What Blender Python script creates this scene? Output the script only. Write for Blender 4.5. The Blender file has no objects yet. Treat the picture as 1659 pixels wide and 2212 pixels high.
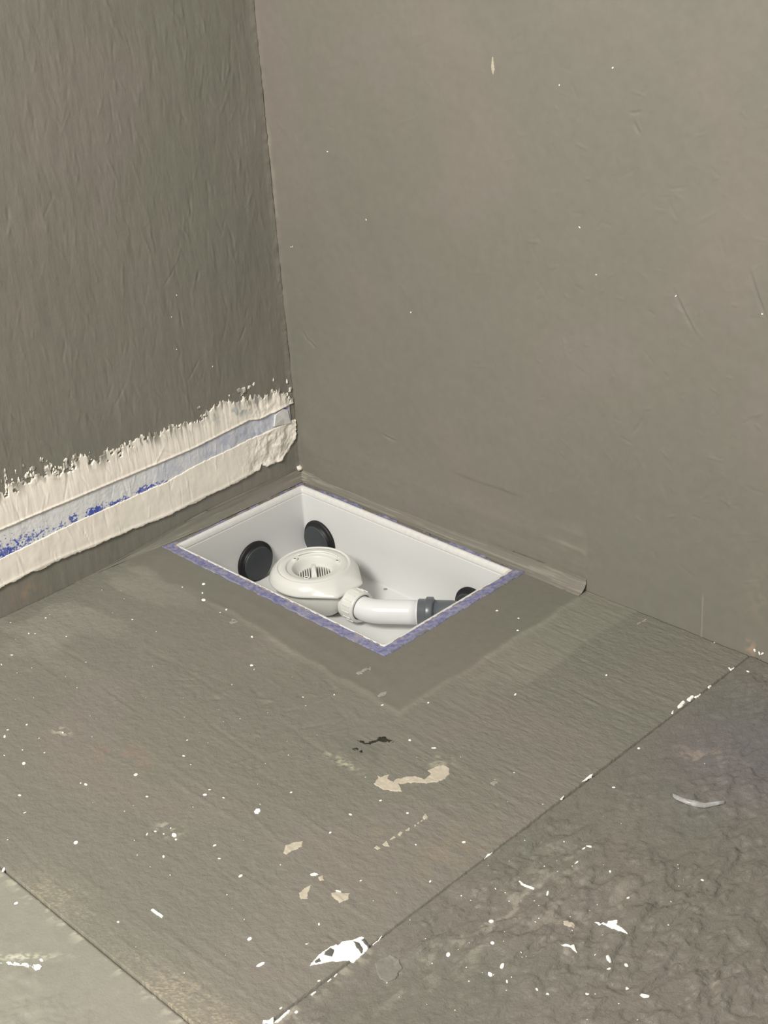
import bpy, bmesh, math, random
import numpy as np
from mathutils import Matrix, Vector

S = bpy.context.scene
C = S.collection

# ------------------------------------------------------------------ camera
cam_data = bpy.data.cameras.new('camera')
cam = bpy.data.objects.new('camera', cam_data)
C.objects.link(cam)
cam_data.sensor_fit = 'VERTICAL'
cam_data.sensor_height = 36.0
cam_data.lens = 3168.3 * 36.0 / 2212.0
cam_data.clip_start = 0.05
right = Vector((0.70578568, 0.70558838, -0.06333735))
up = Vector((-0.28308336, 0.36285666, 0.88780564))
fwd = Vector((-0.64940772, 0.60867075, -0.45583936))
m = Matrix((right, up, -fwd)).transposed().to_4x4()
m.translation = Vector((1.83538, -1.52292, 1.13614))
cam.matrix_world = m
S.camera = cam

# ------------------------------------------------------------------ light
S.view_settings.view_transform = 'Standard'
S.view_settings.look = 'None'
S.view_settings.gamma = 1.0
S.view_settings.use_curve_mapping = False
S.view_settings.exposure = 0.0

world = bpy.data.worlds.new('world')
S.world = world
world.use_nodes = True
bg = world.node_tree.nodes['Background']
bg.inputs['Color'].default_value = (1.0, 0.98, 0.94, 1)
bg.inputs['Strength'].default_value = 0.51


def area_light(name, loc, target, size, power, col):
    d = bpy.data.lights.new(name, 'AREA')
    d.shape = 'SQUARE'
    d.size = size
    d.energy = power
    d.color = col
    o = bpy.data.objects.new(name, d)
    C.objects.link(o)
    o.location = loc
    o.rotation_euler = (Vector(target) - Vector(loc)).to_track_quat('-Z', 'Y').to_euler()
    return o


area_light('ceiling_lamp', (0.95, -2.15, 1.98), (0.6, -0.5, 0.1), 0.7, 82, (1.0, 0.965, 0.905))

# ------------------------------------------------------------------ helpers
rng = np.random.default_rng(7)


def tag(o, label=None, cat=None, group=None, kind=None):
    if label: o['label'] = label
    if cat: o['category'] = cat
    if group: o['group'] = group
    if kind: o['kind'] = kind
    return o


def empty(name, loc=(0, 0, 0)):
    o = bpy.data.objects.new(name, None)
    o.empty_display_size = 0.02
    C.objects.link(o)
    o.location = loc
    return o


def link(name, me, mat, parent=None, smooth=True):
    o = bpy.data.objects.new(name, me)
    if mat is not None:
        me.materials.append(mat)
    if smooth:
        me.polygons.foreach_set('use_smooth', np.ones(len(me.polygons), bool))
    C.objects.link(o)
    if parent is not None:
        o.parent = parent
        o.matrix_parent_inverse = Matrix.Translation(-Vector(parent.location))
    return o


def mesh_np(name, verts, quads):
    me = bpy.data.meshes.new(name)
    n, q = len(verts), len(quads)
    me.vertices.add(n)
    me.vertices.foreach_set('co', np.asarray(verts, np.float32).ravel())
    me.loops.add(q * 4)
    me.loops.foreach_set('vertex_index', np.asarray(quads, np.int32).ravel())
    me.polygons.add(q)
    me.polygons.foreach_set('loop_start', np.arange(0, q * 4, 4, dtype=np.int32))
    me.polygons.foreach_set('loop_total', np.full(q, 4, np.int32))
    me.update(calc_edges=True)
    me.validate()
    return me


def mesh_py(name, verts, faces):
    me = bpy.data.meshes.new(name)
    me.from_pydata([tuple(v) for v in verts], [], faces)
    me.update()
    bm = bmesh.new(); bm.from_mesh(me)
    bmesh.ops.recalc_face_normals(bm, faces=bm.faces)
    bm.to_mesh(me); bm.free()
    return me


def add_col(me, rgb):
    a = me.attributes.new('stain', 'FLOAT_COLOR', 'POINT')
    rgba = np.ones((len(rgb), 4), np.float32)
    rgba[:, :3] = rgb
    a.data.foreach_set('color', rgba.ravel())


def add_float(me, name, val):
    a = me.attributes.new(name, 'FLOAT', 'POINT')
    a.data.foreach_set('value', np.asarray(val, np.float32).ravel())


_tabs = {}


def vnoise(u, v, seed=0):
    """smooth value noise in 0..1"""
    if seed not in _tabs:
        _tabs[seed] = np.random.default_rng(1000 + seed).random((256, 256)).astype(np.float32)
    t = _tabs[seed]
    iu = np.floor(u).astype(np.int64); iv = np.floor(v).astype(np.int64)
    fu = u - iu; fv = v - iv
    fu = fu * fu * fu * (fu * (fu * 6 - 15) + 10); fv = fv * fv * fv * (fv * (fv * 6 - 15) + 10)
    a = t[iu & 255, iv & 255]; b = t[(iu + 1) & 255, iv & 255]
    c = t[iu & 255, (iv + 1) & 255]; d = t[(iu + 1) & 255, (iv + 1) & 255]
    return (a * (1 - fu) + b * fu) * (1 - fv) + (c * (1 - fu) + d * fu) * fv


def fbm(u, v, seed=0, octaves=4, gain=0.5):
    s = np.zeros_like(u); a = 1.0; tot = 0.0
    for k in range(octaves):
        s = s + a * vnoise(u + 17.3 * k, v - 9.1 * k, seed + k)
        tot += a; a *= gain; u = u * 2.03; v = v * 2.03
    return s / tot


def sstep(a, b, x):
    t = np.clip((x - a) / (b - a), 0, 1)
    return t * t * (3 - 2 * t)


def strokes(U, V, us, vs, H, n, ulim, vlim, ang, angvar, length, width, amp, seed):
    """add short raised or cut tool strokes to a height field laid out on axes us, vs"""
    r = np.random.default_rng(seed)
    for _ in range(n):
        cu = r.uniform(*ulim); cv = r.uniform(*vlim)
        a = ang + r.normal() * angvar
        L = length * r.uniform(.4, 1.6); w = width * r.uniform(.6, 1.5)
        h = amp * r.uniform(.3, 1.0) * (1 if r.random() < .6 else -1)
        stroke(us, vs, H, cu, cv, a, L, w, h)


def stroke(us, vs, H, cu, cv, a, L, w, h, curl=0.04):
    R = L * 1.6 + 3 * w
    i0, i1 = np.searchsorted(us, (cu - R, cu + R)); j0, j1 = np.searchsorted(vs, (cv - R, cv + R))
    if i1 <= i0 or j1 <= j0:
        return
    uu = us[i0:i1][:, None] - cu; vv = vs[j0:j1][None, :] - cv
    p = uu * math.cos(a) + vv * math.sin(a); q = -uu * math.sin(a) + vv * math.cos(a)
    q = q - curl * p * p / max(L, 1e-4)
    H[i0:i1, j0:j1] += h * np.exp(-(q / w) ** 2) * np.exp(-(p / L) ** 4)


def axis(fine0, fine1, step, lo, hi, coarse=0.06):
    """fine spacing where the surface is seen close, coarser beyond"""
    n = int(round((fine1 - fine0) / step))
    f = np.linspace(fine0, fine1, n + 1)
    a = np.arange(fine0 - coarse, lo, -coarse)[::-1] if lo < fine0 - 1e-6 else np.zeros(0)
    a = np.concatenate([[lo], a[a > lo + 1e-4]]) if lo < fine0 - 1e-6 else a
    b = np.arange(fine1 + coarse, hi, coarse) if hi > fine1 + 1e-6 else np.zeros(0)
    b = np.concatenate([b[b < hi - 1e-4], [hi]]) if hi > fine1 + 1e-6 else b
    return np.concatenate([a, f, b])


def sheet(name, us, vs, H, to_world, depth, mat, parent=None, hole=None, attrs=None):
    """closed slab whose face is the height field H over (us, vs)"""
    U, V = np.meshgrid(us, vs, indexing='ij')
    nu, nv = U.shape
    top = to_world(U, V, H).reshape(-1, 3)
    idx = np.arange(nu * nv).reshape(nu, nv)
    quads = np.stack([idx[:-1, :-1], idx[1:, :-1], idx[1:, 1:], idx[:-1, 1:]], -1)
    if hole is not None:
        cu = (us[:-1] + us[1:])[:, None] / 2; cv = (vs[:-1] + vs[1:])[None, :] / 2
        keep = ~((cu > hole[0]) & (cu < hole[1]) & (cv > hole[2]) & (cv < hole[3]))
        quads = quads[keep]
    quads = quads.reshape(-1, 4)
    # skirt round the outside
    ring = np.concatenate([idx[:, 0], idx[-1, 1:], idx[-2::-1, -1], idx[0, -2:0:-1]])
    ru = U.reshape(-1)[ring]; rv = V.reshape(-1)[ring]
    low = to_world(ru, rv, np.full(len(ring), -depth))
    base = len(top)
    k = np.arange(len(ring)); k2 = (k + 1) % len(ring)
    skirt = np.stack([ring[k2], ring[k], base + k, base + k2], -1)
    verts = np.concatenate([top, low]); quads = np.concatenate([quads, skirt])
    # orientation: make the face look towards +h
    a = to_world(np.array([0.]), np.array([0.]), np.array([0.]))[0]
    eu = to_world(np.array([1.]), np.array([0.]), np.array([0.]))[0] - a
    ev = to_world(np.array([0.]), np.array([1.]), np.array([0.]))[0] - a
    eh = to_world(np.array([0.]), np.array([0.]), np.array([1.]))[0] - a
    if np.dot(np.cross(eu, ev), eh) < 0:
        quads = quads[:, ::-1]
    me = mesh_np(name, verts, quads)
    if attrs:
        for an, av in attrs.items():
            av = np.asarray(av)
            if av.ndim == 3:
                full = np.concatenate([av.reshape(-1, 3), av.reshape(-1, 3)[ring]])
                add_col(me, full)
            else:
                add_float(me, an, np.concatenate([av.ravel(), av.ravel()[ring]]))
    return link(name, me, mat, parent)


def on_floor(u, v, h): return np.stack([u, v, h], -1)
def on_left(u, v, h): return np.stack([h, u, v], -1)        # u = y, v = z
def on_right(u, v, h): return np.stack([u, -h, v], -1)      # u = x, v = z


class Field:
    def __init__(self, us, vs, H): self.us, self.vs, self.H = us, vs, H
    def __call__(self, u, v):
        i = np.clip(np.searchsorted(self.us, u) - 1, 0, len(self.us) - 2)
        j = np.clip(np.searchsorted(self.vs, v) - 1, 0, len(self.vs) - 2)
        fu = np.clip((u - self.us[i]) / (self.us[i + 1] - self.us[i]), 0, 1)
        fv = np.clip((v - self.vs[j]) / (self.vs[j + 1] - self.vs[j]), 0, 1)
        H = self.H
        return (H[i, j] * (1 - fu) + H[i + 1, j] * fu) * (1 - fv) + (H[i, j + 1] * (1 - fu) + H[i + 1, j + 1] * fu) * fv


def patch(name, lim, step, inside, base, thick, to_world, mat, parent=None, attr=None, taper=0.15):
    """a thin layer lying on a surface: cells of a fine grid where inside(u, v) holds; its rim tapers to the surface"""
    us = np.arange(lim[0], lim[1] + step, step); vs = np.arange(lim[2], lim[3] + step, step)
    U, V = np.meshgrid(us, vs, indexing='ij')
    ce = inside((U[:-1, :-1] + U[1:, 1:]) / 2, (V[:-1, :-1] + V[1:, 1:]) / 2)
    if not ce.any():
        return None
    cnt = np.zeros(U.shape, int)
    for a in (0, 1):
        for b in (0, 1):
            cnt[a:a + ce.shape[0], b:b + ce.shape[1]] += ce
    T = thick(U, V)
    b0 = base(U, V)
    H = np.where(cnt == 4, b0 + T, b0 + T * taper)
    idx = np.cumsum(cnt.ravel() > 0) - 1
    idx = idx.reshape(U.shape)
    sel = cnt > 0
    top = to_world(U[sel], V[sel], H[sel])
    low = to_world(U[sel], V[sel], b0[sel] - 0.0003)
    n = len(top)
    q = np.stack([idx[:-1, :-1], idx[1:, :-1], idx[1:, 1:], idx[:-1, 1:]], -1)[ce]
    # rim walls down into the surface
    pc = np.pad(ce, 1)
    rims = []
    c = pc[1:-1, 1:-1]
    e = c & ~pc[:-2, 1:-1]; rims.append(np.stack([idx[:-1, :-1], idx[:-1, 1:]], -1)[e])
    e = c & ~pc[2:, 1:-1]; rims.append(np.stack([idx[1:, 1:], idx[1:, :-1]], -1)[e])
    e = c & ~pc[1:-1, :-2]; rims.append(np.stack([idx[1:, :-1], idx[:-1, :-1]], -1)[e])
    e = c & ~pc[1:-1, 2:]; rims.append(np.stack([idx[:-1, 1:], idx[1:, 1:]], -1)[e])
    rims = np.concatenate(rims)
    w = np.stack([rims[:, 0], rims[:, 1], rims[:, 1] + n, rims[:, 0] + n], -1)
    quads = np.concatenate([q, w])
    a = to_world(np.array([0.]), np.array([0.]), np.array([0.]))[0]
    eu = to_world(np.array([1.]), np.array([0.]), np.array([0.]))[0] - a
    ev = to_world(np.array([0.]), np.array([1.]), np.array([0.]))[0] - a
    eh = to_world(np.array([0.]), np.array([0.]), np.array([1.]))[0] - a
    if np.dot(np.cross(eu, ev), eh) < 0:
        quads = quads[:, ::-1]
    me = mesh_np(name, np.concatenate([top, low]), quads)
    if attr is not None:
        col = attr(U[sel], V[sel])
        add_col(me, np.concatenate([col, col]))
    return link(name, me, mat, parent)


def in_poly(poly, u, v):
    res = np.zeros(u.shape, bool)
    n = len(poly)
    for k in range(n):
        x1, y1 = poly[k]; x2, y2 = poly[(k + 1) % n]
        if y1 == y2:
            continue
        c = (y1 > v) != (y2 > v)
        res ^= c & (u < (x2 - x1) * (v - y1) / (y2 - y1) + x1)
    return res


def tube(path, rad, seg=32, close=True, name='tube', inner=None):
    """round tube along a path; rad may vary; inner gives the wall an inside"""
    P = [Vector(p) for p in path]
    n = len(P)
    rad = [rad] * n if not hasattr(rad, '__len__') else list(rad)
    T = [(P[min(i + 1, n - 1)] - P[max(i - 1, 0)]).normalized() for i in range(n)]
    ref = Vector((0, 0, 1))
    V = []; Fc = []
    for i in range(n):
        a = (ref - T[i] * ref.dot(T[i])).normalized(); b = T[i].cross(a)
        for k in range(seg):
            t = 2 * math.pi * k / seg
            V.append(P[i] + (a * math.cos(t) + b * math.sin(t)) * rad[i])
    for i in range(n - 1):
        for k in range(seg):
            k2 = (k + 1) % seg
            Fc.append((i * seg + k, i * seg + k2, (i + 1) * seg + k2, (i + 1) * seg + k))
    if close:
        Fc.append(tuple(range(seg))[::-1]); Fc.append(tuple((n - 1) * seg + k for k in range(seg)))
    return mesh_py(name, V, Fc)


def lathe(profile, center, ax='z', seg=64, name='lathe', closed=False):
    """profile: (radius, height) pairs turned about an axis through center"""
    V = []; Fc = []
    c = Vector(center)
    for r, h in profile:
        for k in range(seg):
            t = 2 * math.pi * k / seg
            x, y = r * math.cos(t), r * math.sin(t)
            V.append(c + {'z': Vector((x, y, h)), 'x': Vector((h, x, y)), 'y': Vector((x, -h, y))}[ax])
    n = len(profile)
    for i in range(n if closed else n - 1):
        for k in range(seg):
            k2 = (k + 1) % seg; j = (i + 1) % n
            Fc.append((i * seg + k, i * seg + k2, j * seg + k2, j * seg + k))
    if not closed:
        Fc.append(tuple(range(seg))); Fc.append(tuple((n - 1) * seg + k for k in range(seg)))
    return mesh_py(name, V, Fc)


def box_mesh(name, lo, hi, bevel=0.0):
    bm = bmesh.new()
    bmesh.ops.create_cube(bm, size=1)
    for v in bm.verts:
        v.co = Vector([(lo[i] + hi[i]) / 2 + v.co[i] * (hi[i] - lo[i]) for i in range(3)])
    if bevel:
        bmesh.ops.bevel(bm, geom=bm.edges[:], offset=bevel, segments=2, affect='EDGES', profile=.5)
    me = bpy.data.meshes.new(name); bm.to_mesh(me); bm.free()
    return me


# ------------------------------------------------------------------ materials
class NT:
    def __init__(self, name):
        self.m = bpy.data.materials.new(name); self.m.use_nodes = True
        self.t = self.m.node_tree; self.b = self.t.nodes['Principled BSDF']
    def n(self, kind, **kw):
        nd = self.t.nodes.new(kind)
        for k, v in kw.items():
            if k in nd.inputs: nd.inputs[k].default_value = v
            else: setattr(nd, k, v)
        return nd
    def l(self, a, b): self.t.links.new(a, b)
    def coords(self, scale=(1, 1, 1), rot=(0, 0, 0)):
        tc = self.n('ShaderNodeTexCoord'); mp = self.n('ShaderNodeMapping')
        mp.inputs['Scale'].default_value = scale; mp.inputs['Rotation'].default_value = rot
        self.l(tc.outputs['Object'], mp.inputs['Vector'])
        return mp.outputs['Vector']
    def noise(self, scale, vec, detail=4, rough=.55, dist=0.0):
        nd = self.n('ShaderNodeTexNoise')
        nd.inputs['Scale'].default_value = scale; nd.inputs['Detail'].default_value = detail
        nd.inputs['Roughness'].default_value = rough; nd.inputs['Distortion'].default_value = dist
        self.l(vec, nd.inputs['Vector'])
        return nd.outputs['Fac']
    def ramp(self, fac, stops):
        r = self.n('ShaderNodeValToRGB'); e = r.color_ramp.elements
        while len(e) < len(stops): e.new(.5)
        for k, (p, c) in enumerate(stops):
            e[k].position = p; e[k].color = (*c, 1) if len(c) == 3 else c
        self.l(fac, r.inputs['Fac'])
        return r.outputs['Color']
    def mix(self, fac, a, b, mode='MIX'):
        x = self.n('ShaderNodeMix', data_type='RGBA', blend_type=mode)
        if isinstance(fac, (int, float)): x.inputs[0].default_value = fac
        else: self.l(fac, x.inputs[0])
        for s, i in ((a, 6), (b, 7)):
            if isinstance(s, tuple): x.inputs[i].default_value = (*s, 1)
            else: self.l(s, x.inputs[i])
        return x.outputs[2]
    def math(self, op, a, b=0.0):
        x = self.n('ShaderNodeMath', operation=op)
        for s, i in ((a, 0), (b, 1)):
            if isinstance(s, (int, float)): x.inputs[i].default_value = s
            else: self.l(s, x.inputs[i])
        return x.outputs[0]
    def attr(self, name):
        return self.n('ShaderNodeAttribute', attribute_name=name)
    def bump(self, height, strength=.3, dist=.001, prev=None):
        b = self.n('ShaderNodeBump'); b.inputs['Strength'].default_value = strength; b.inputs['Distance'].default_value = dist
        self.l(height, b.inputs['Height'])
        if prev is not None: self.l(prev, b.inputs['Normal'])
        return b.outputs['Normal']
    def done(self, col=None, rough=None, normal=None, spec=None):
        if col is not None:
            if isinstance(col, tuple): self.b.inputs['Base Color'].default_value = (*col, 1)
            else: self.l(col, self.b.inputs['Base Color'])
        if rough is not None:
            if isinstance(rough, (int, float)): self.b.inputs['Roughness'].default_value = rough
            else: self.l(rough, self.b.inputs['Roughness'])
        if normal is not None: self.l(normal, self.b.inputs['Normal'])
        if spec is not None: self.b.inputs['Specular IOR Level'].default_value = spec
        return self.m


GREEN = (.194, .188, .155)      # grey sealing coat, greener patches
PINK = (.214, .193, .166)       # the same coat, warmer patches


def coat_material(name, blot=3.2, bumps=(), rough=.55, tone=1.0, seed=0.0, spec=.35, lo=.42, hi=.62):
    t = NT(name)
    v = t.coords((1, 1, 1))
    big = t.noise(blot, t.coords((1, 1, 1), (seed, seed * .7, seed * 1.3)), 3, .5, .4)
    g = tuple(c * tone for c in GREEN); p = tuple(c * tone for c in PINK)
    col = t.ramp(big, [(lo, g), (hi, p)])
    fine = t.noise(60, v, 5, .6)
    col = t.mix(.10, col, t.ramp(fine, [(.3, (.55, .55, .55)), (.7, (1.35, 1.35, 1.35))]), 'MULTIPLY')
    st = t.attr('stain')
    col = t.mix(1.0, col, st.outputs['Color'], 'MULTIPLY')
    nrm = None
    for bp in bumps:
        sc, scale, strength, dist = bp[:4]
        h = t.noise(scale, t.coords(sc), 4, .6, .2)
        if len(bp) > 4:                                   # relief only where the attribute says so
            h = t.math('MULTIPLY', h, t.attr(bp[4]).outputs['Fac'])
        nrm = t.bump(h, strength, dist, nrm)
    rg = t.ramp(t.noise(9, v, 3), [(.3, (rough - .1,) * 3), (.7, (rough + .12,) * 3)])
    return t.done(col, rg, nrm, spec)


M = {}
M['wall_left'] = coat_material('coat_wall_left', 4.0, [((1, 1, .22), 95, .42, .0014), ((1, 1, 1), 260, .3, .0006)], .55, 1.10, .4)
M['wall_right'] = coat_material('coat_wall_right', 3.2, [((1, 1, .8), 70, .16, .0012), ((1, 1, 1), 380, .22, .0005)], .58, 1.0, 1.1)
M['board'] = coat_material('coat_board', 3.6, [((.14, 1, 1), 230, .60, .0013, 'comb'), ((.85, 1, 1), 200, .85, .0017, 'grain'), ((1, 1, 1), 480, .35, .0007)], .50, .96, 2.2)
M['rough'] = coat_material('coat_rough', 4.2, [((1, .5, 1), 130, 1.0, .0026), ((1, 1, 1), 330, .6, .0012)], .44, .86, 3.0)
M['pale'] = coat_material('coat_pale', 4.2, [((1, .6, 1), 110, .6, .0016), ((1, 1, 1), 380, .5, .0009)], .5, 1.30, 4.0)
M['cove'] = coat_material('coat_cove', 5, [((.15, 1, 1), 240, .5, .001), ((1, 1, 1), 400, .3, .0006)], .42, .93, .8)
M['cove_l'] = coat_material('coat_cove_side', 5, [((1, .15, 1), 240, .5, .001), ((1, 1, 1), 400, .3, .0006)], .42, .93, 1.8)


def stained(name, rough, bscale, bstr, bdist=.0006, spec=.3):
    t = NT(name)
    return t.done(t.attr('stain').outputs['Color'], rough, t.bump(t.noise(bscale, t.coords(), 4, .6), bstr, bdist), spec)


M['plaster'] = stained('cream_filler', .75, 220, .35)
M['tape'] = stained('blue_fleece_tape', .85, 900, .5)
M['fleece'] = stained('lilac_fleece', .9, 700, .6, .0012, .2)


def plain(name, col, rough=.5, spec=.5, bump=None, var=0.0, vscale=40):
    t = NT(name)
    c = col
    if var:
        n = t.noise(vscale, t.coords(), 4, .6)
        c = t.ramp(n, [(.3, tuple(x * (1 - var) for x in col)), (.7, tuple(min(1, x * (1 + var)) for x in col))])
    nrm = t.bump(t.noise(bump[0], t.coords(), 4, .6), bump[1], bump[2]) if bump else None
    return t.done(c, rough, nrm, spec)


M['tray'] = plain('white_tray_plastic', (.65, .652, .64), .38, .4, (60, .06, .001), .015, 12)
M['lip'] = plain('white_tray_rim', (.66, .65, .625), .42, .4, (160, .12, .0006), .06, 160)
M['dirt'] = plain('tray_rim_dirt', (.30, .25, .19), .8, .2, None, .35, 500)
M['ivory'] = plain('ivory_drain_plastic', (.69, .69, .65), .27, .5, None, .01, 10)
M['slot'] = plain('strainer_recess', (.33, .32, .29), .6, .3, None, .05, 60)
M['hole'] = plain('screw_hole_dark', (.05, .045, .03), .6, .3, None, .1, 200)
M['white'] = plain('white_pipe_plastic', (.74, .745, .75), .2, .55, None, .01, 8)
M['grey'] = plain('grey_pipe_plastic', (.105, .117, .128), .3, .5, None, .03, 30)
M['cap'] = plain('charcoal_cap_face', (.044, .050, .055), .45, .4, None, .05, 50)
M['rubber'] = plain('black_rubber', (.010, .010, .011), .5, .4, None, .1, 60)
M['paint'] = plain('white_paint', (.90, .89, .84), .55, .4, (500, .25, .0004), .04, 200)
M['filler'] = plain('beige_filler', (.47, .42, .335), .8, .25, (420, .4, .0005), .08, 150)
M['greyfiller'] = plain('pale_grey_filler', (.30, .285, .25), .7, .25, (420, .4, .0005), .08, 150)
M['soil'] = plain('dark_dirt', (.035, .033, .026), .9, .1, (600, .5, .0006), .3, 500)
M['screw'] = plain('screw_metal', (.30, .29, .26), .4, .5, None, .05, 80)
t = NT('clear_plastic')
t.b.inputs['Transmission Weight'].default_value = .65
t.b.inputs['IOR'].default_value = 1.3
M['clear'] = t.done(t.ramp(t.noise(120, t.coords(), 3), [(.35, (.62, .61, .58)), (.65, (.95, .95, .95))]), .22, None, .6)
M['soilgrey'] = plain('grey_paint_skin', (.115, .112, .10), .7, .3, (300, .3, .0006), .15, 200)
M['greydisc'] = plain('grey_filler_disc', (.20, .19, .165), .55, .35, (260, .3, .0005), .06, 90)

# ------------------------------------------------------------------ outlines of marks on the floor, metres (x, y)
SPECKS = [(0.2582,-0.3872,0.0021), (0.0561,-0.5796,0.00168), (0.0745,-0.6218,0.00168), (0.082,-0.6157,0.00126), (0.0244,-0.6223,0.00126), (0.1267,-0.5895,0.00126), (0.107,-0.6721,0.00168), (0.1174,-0.6963,0.00168), (0.1661,-0.4966,0.00126), (0.3475,-0.4119,0.0021), (0.4049,-0.4622,0.00252), (0.4161,-0.4664,0.00126), (0.2778,-0.7559,0.00168), (0.2676,-0.7795,0.00168), (0.2777,-0.7907,0.00252), (0.3325,-0.7342,0.00168), (0.3233,-0.7918,0.00126), (0.3518,-0.7759,0.00126), (0.3144,-0.8142,0.00126), (0.3507,-0.807,0.00294), (0.4849,-0.7249,0.00294), (0.444,-0.782,0.00126), (0.4517,-0.7793,0.00252), (0.4045,-0.8478,0.0021), (0.5014,-0.66,0.0021), (0.4772,-0.6351,0.00126), (0.5321,-0.7424,0.00168), (0.5867,-0.6929,0.00252), (0.5838,-0.6829,0.00168), (0.6094,-0.6816,0.00168), (0.6654,-0.6185,0.00168), (0.7534,-0.6003,0.0021), (0.7624,-0.5574,0.00168), (0.5522,-0.4378,0.00126), (0.5217,-0.4683,0.00126), (0.7593,-0.6394,0.00168), (0.4398,-0.8626,0.00168), (0.6213,-0.4133,0.00168), (0.5793,-0.1304,0.00212), (0.6186,-0.1274,0.0017), (0.6389,-0.1528,0.0017), (0.7404,-0.2773,0.00212), (0.6643,-0.3686,0.0017), (0.7044,-0.4459,0.00212), (0.7397,-0.4378,0.00255), (0.9381,-0.2683,0.00212), (0.9608,-0.3507,0.00212), (0.8043,-0.5531,0.0017), (0.7624,-0.5574,0.0017), (0.8728,-0.0016,0.00127), (0.8063,-0.1626,0.0017), (0.8519,-0.4105,0.00127), (0.9482,-0.0341,0.00212), (0.5373,-0.853,0.00336), (0.6185,-0.7661,0.00378), (0.626,-0.7694,0.00168), (0.8222,-0.8195,0.00294), (0.8607,-0.8366,0.00378), (0.6894,-0.9002,0.00168), (0.7361,-0.7602,0.00252), (0.6933,-0.757,0.00168), (0.6703,-0.7455,0.0021), (0.7594,-0.6396,0.00168), (0.863,-0.7538,0.00168), (0.8477,-0.6743,0.00126), (0.5739,-0.9601,0.00252), (0.6745,-0.9916,0.00252), (0.6399,-0.7986,0.0021), (0.8756,-0.7838,0.00126), (0.9254,-0.8115,0.00168), (0.9237,-0.8634,0.00168), (0.9393,-0.856,0.0021), (0.5126,-0.9387,0.00294), (0.5912,-0.7866,0.00168), (0.5947,-0.7767,0.00168), (0.606,-0.7727,0.00126), (0.6045,-0.7607,0.00126), (1.0077,-0.4598,0.00297), (1.0062,-0.4677,0.00212), (1.0141,-0.491,0.00212), (1.0515,-0.4775,0.0017), (1.0221,-0.5525,0.00212), (1.0933,-0.4999,0.0017), (1.0019,-0.6244,0.0034), (1.0269,-0.651,0.00255), (1.0004,-0.6925,0.00297), (1.0557,-0.6686,0.0034), (1.0525,-0.6841,0.00297), (1.0723,-0.6802,0.0017), (1.1456,-0.6396,0.00212), (1.1341,-0.5883,0.00382), (1.1519,-0.5818,0.00255), (1.1424,-0.5992,0.00212), (1.1919,-0.6044,0.00425), (1.1149,-0.6657,0.0017), (1.1031,-0.6687,0.0017), (1.1708,-0.6055,0.00255), (1.1385,-0.4233,0.0017), (0.8919,-0.5482,0.00212), (0.9086,-0.6233,0.0017), (0.8526,-0.5887,0.00127), (0.5796,-0.1304,0.00182), (0.6192,-0.1274,0.00136), (0.6384,-0.1529,0.00159), (0.1684,-0.3595,0.00336), (0.2073,-0.3907,0.00378), (0.1886,-0.3781,0.0021), (0.2582,-0.3867,0.00168), (0.2565,-0.3979,0.00126), (0.3464,-0.4114,0.0021), (0.1487,-0.3867,0.00126), (0.4062,-0.4614,0.0021)]
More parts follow.
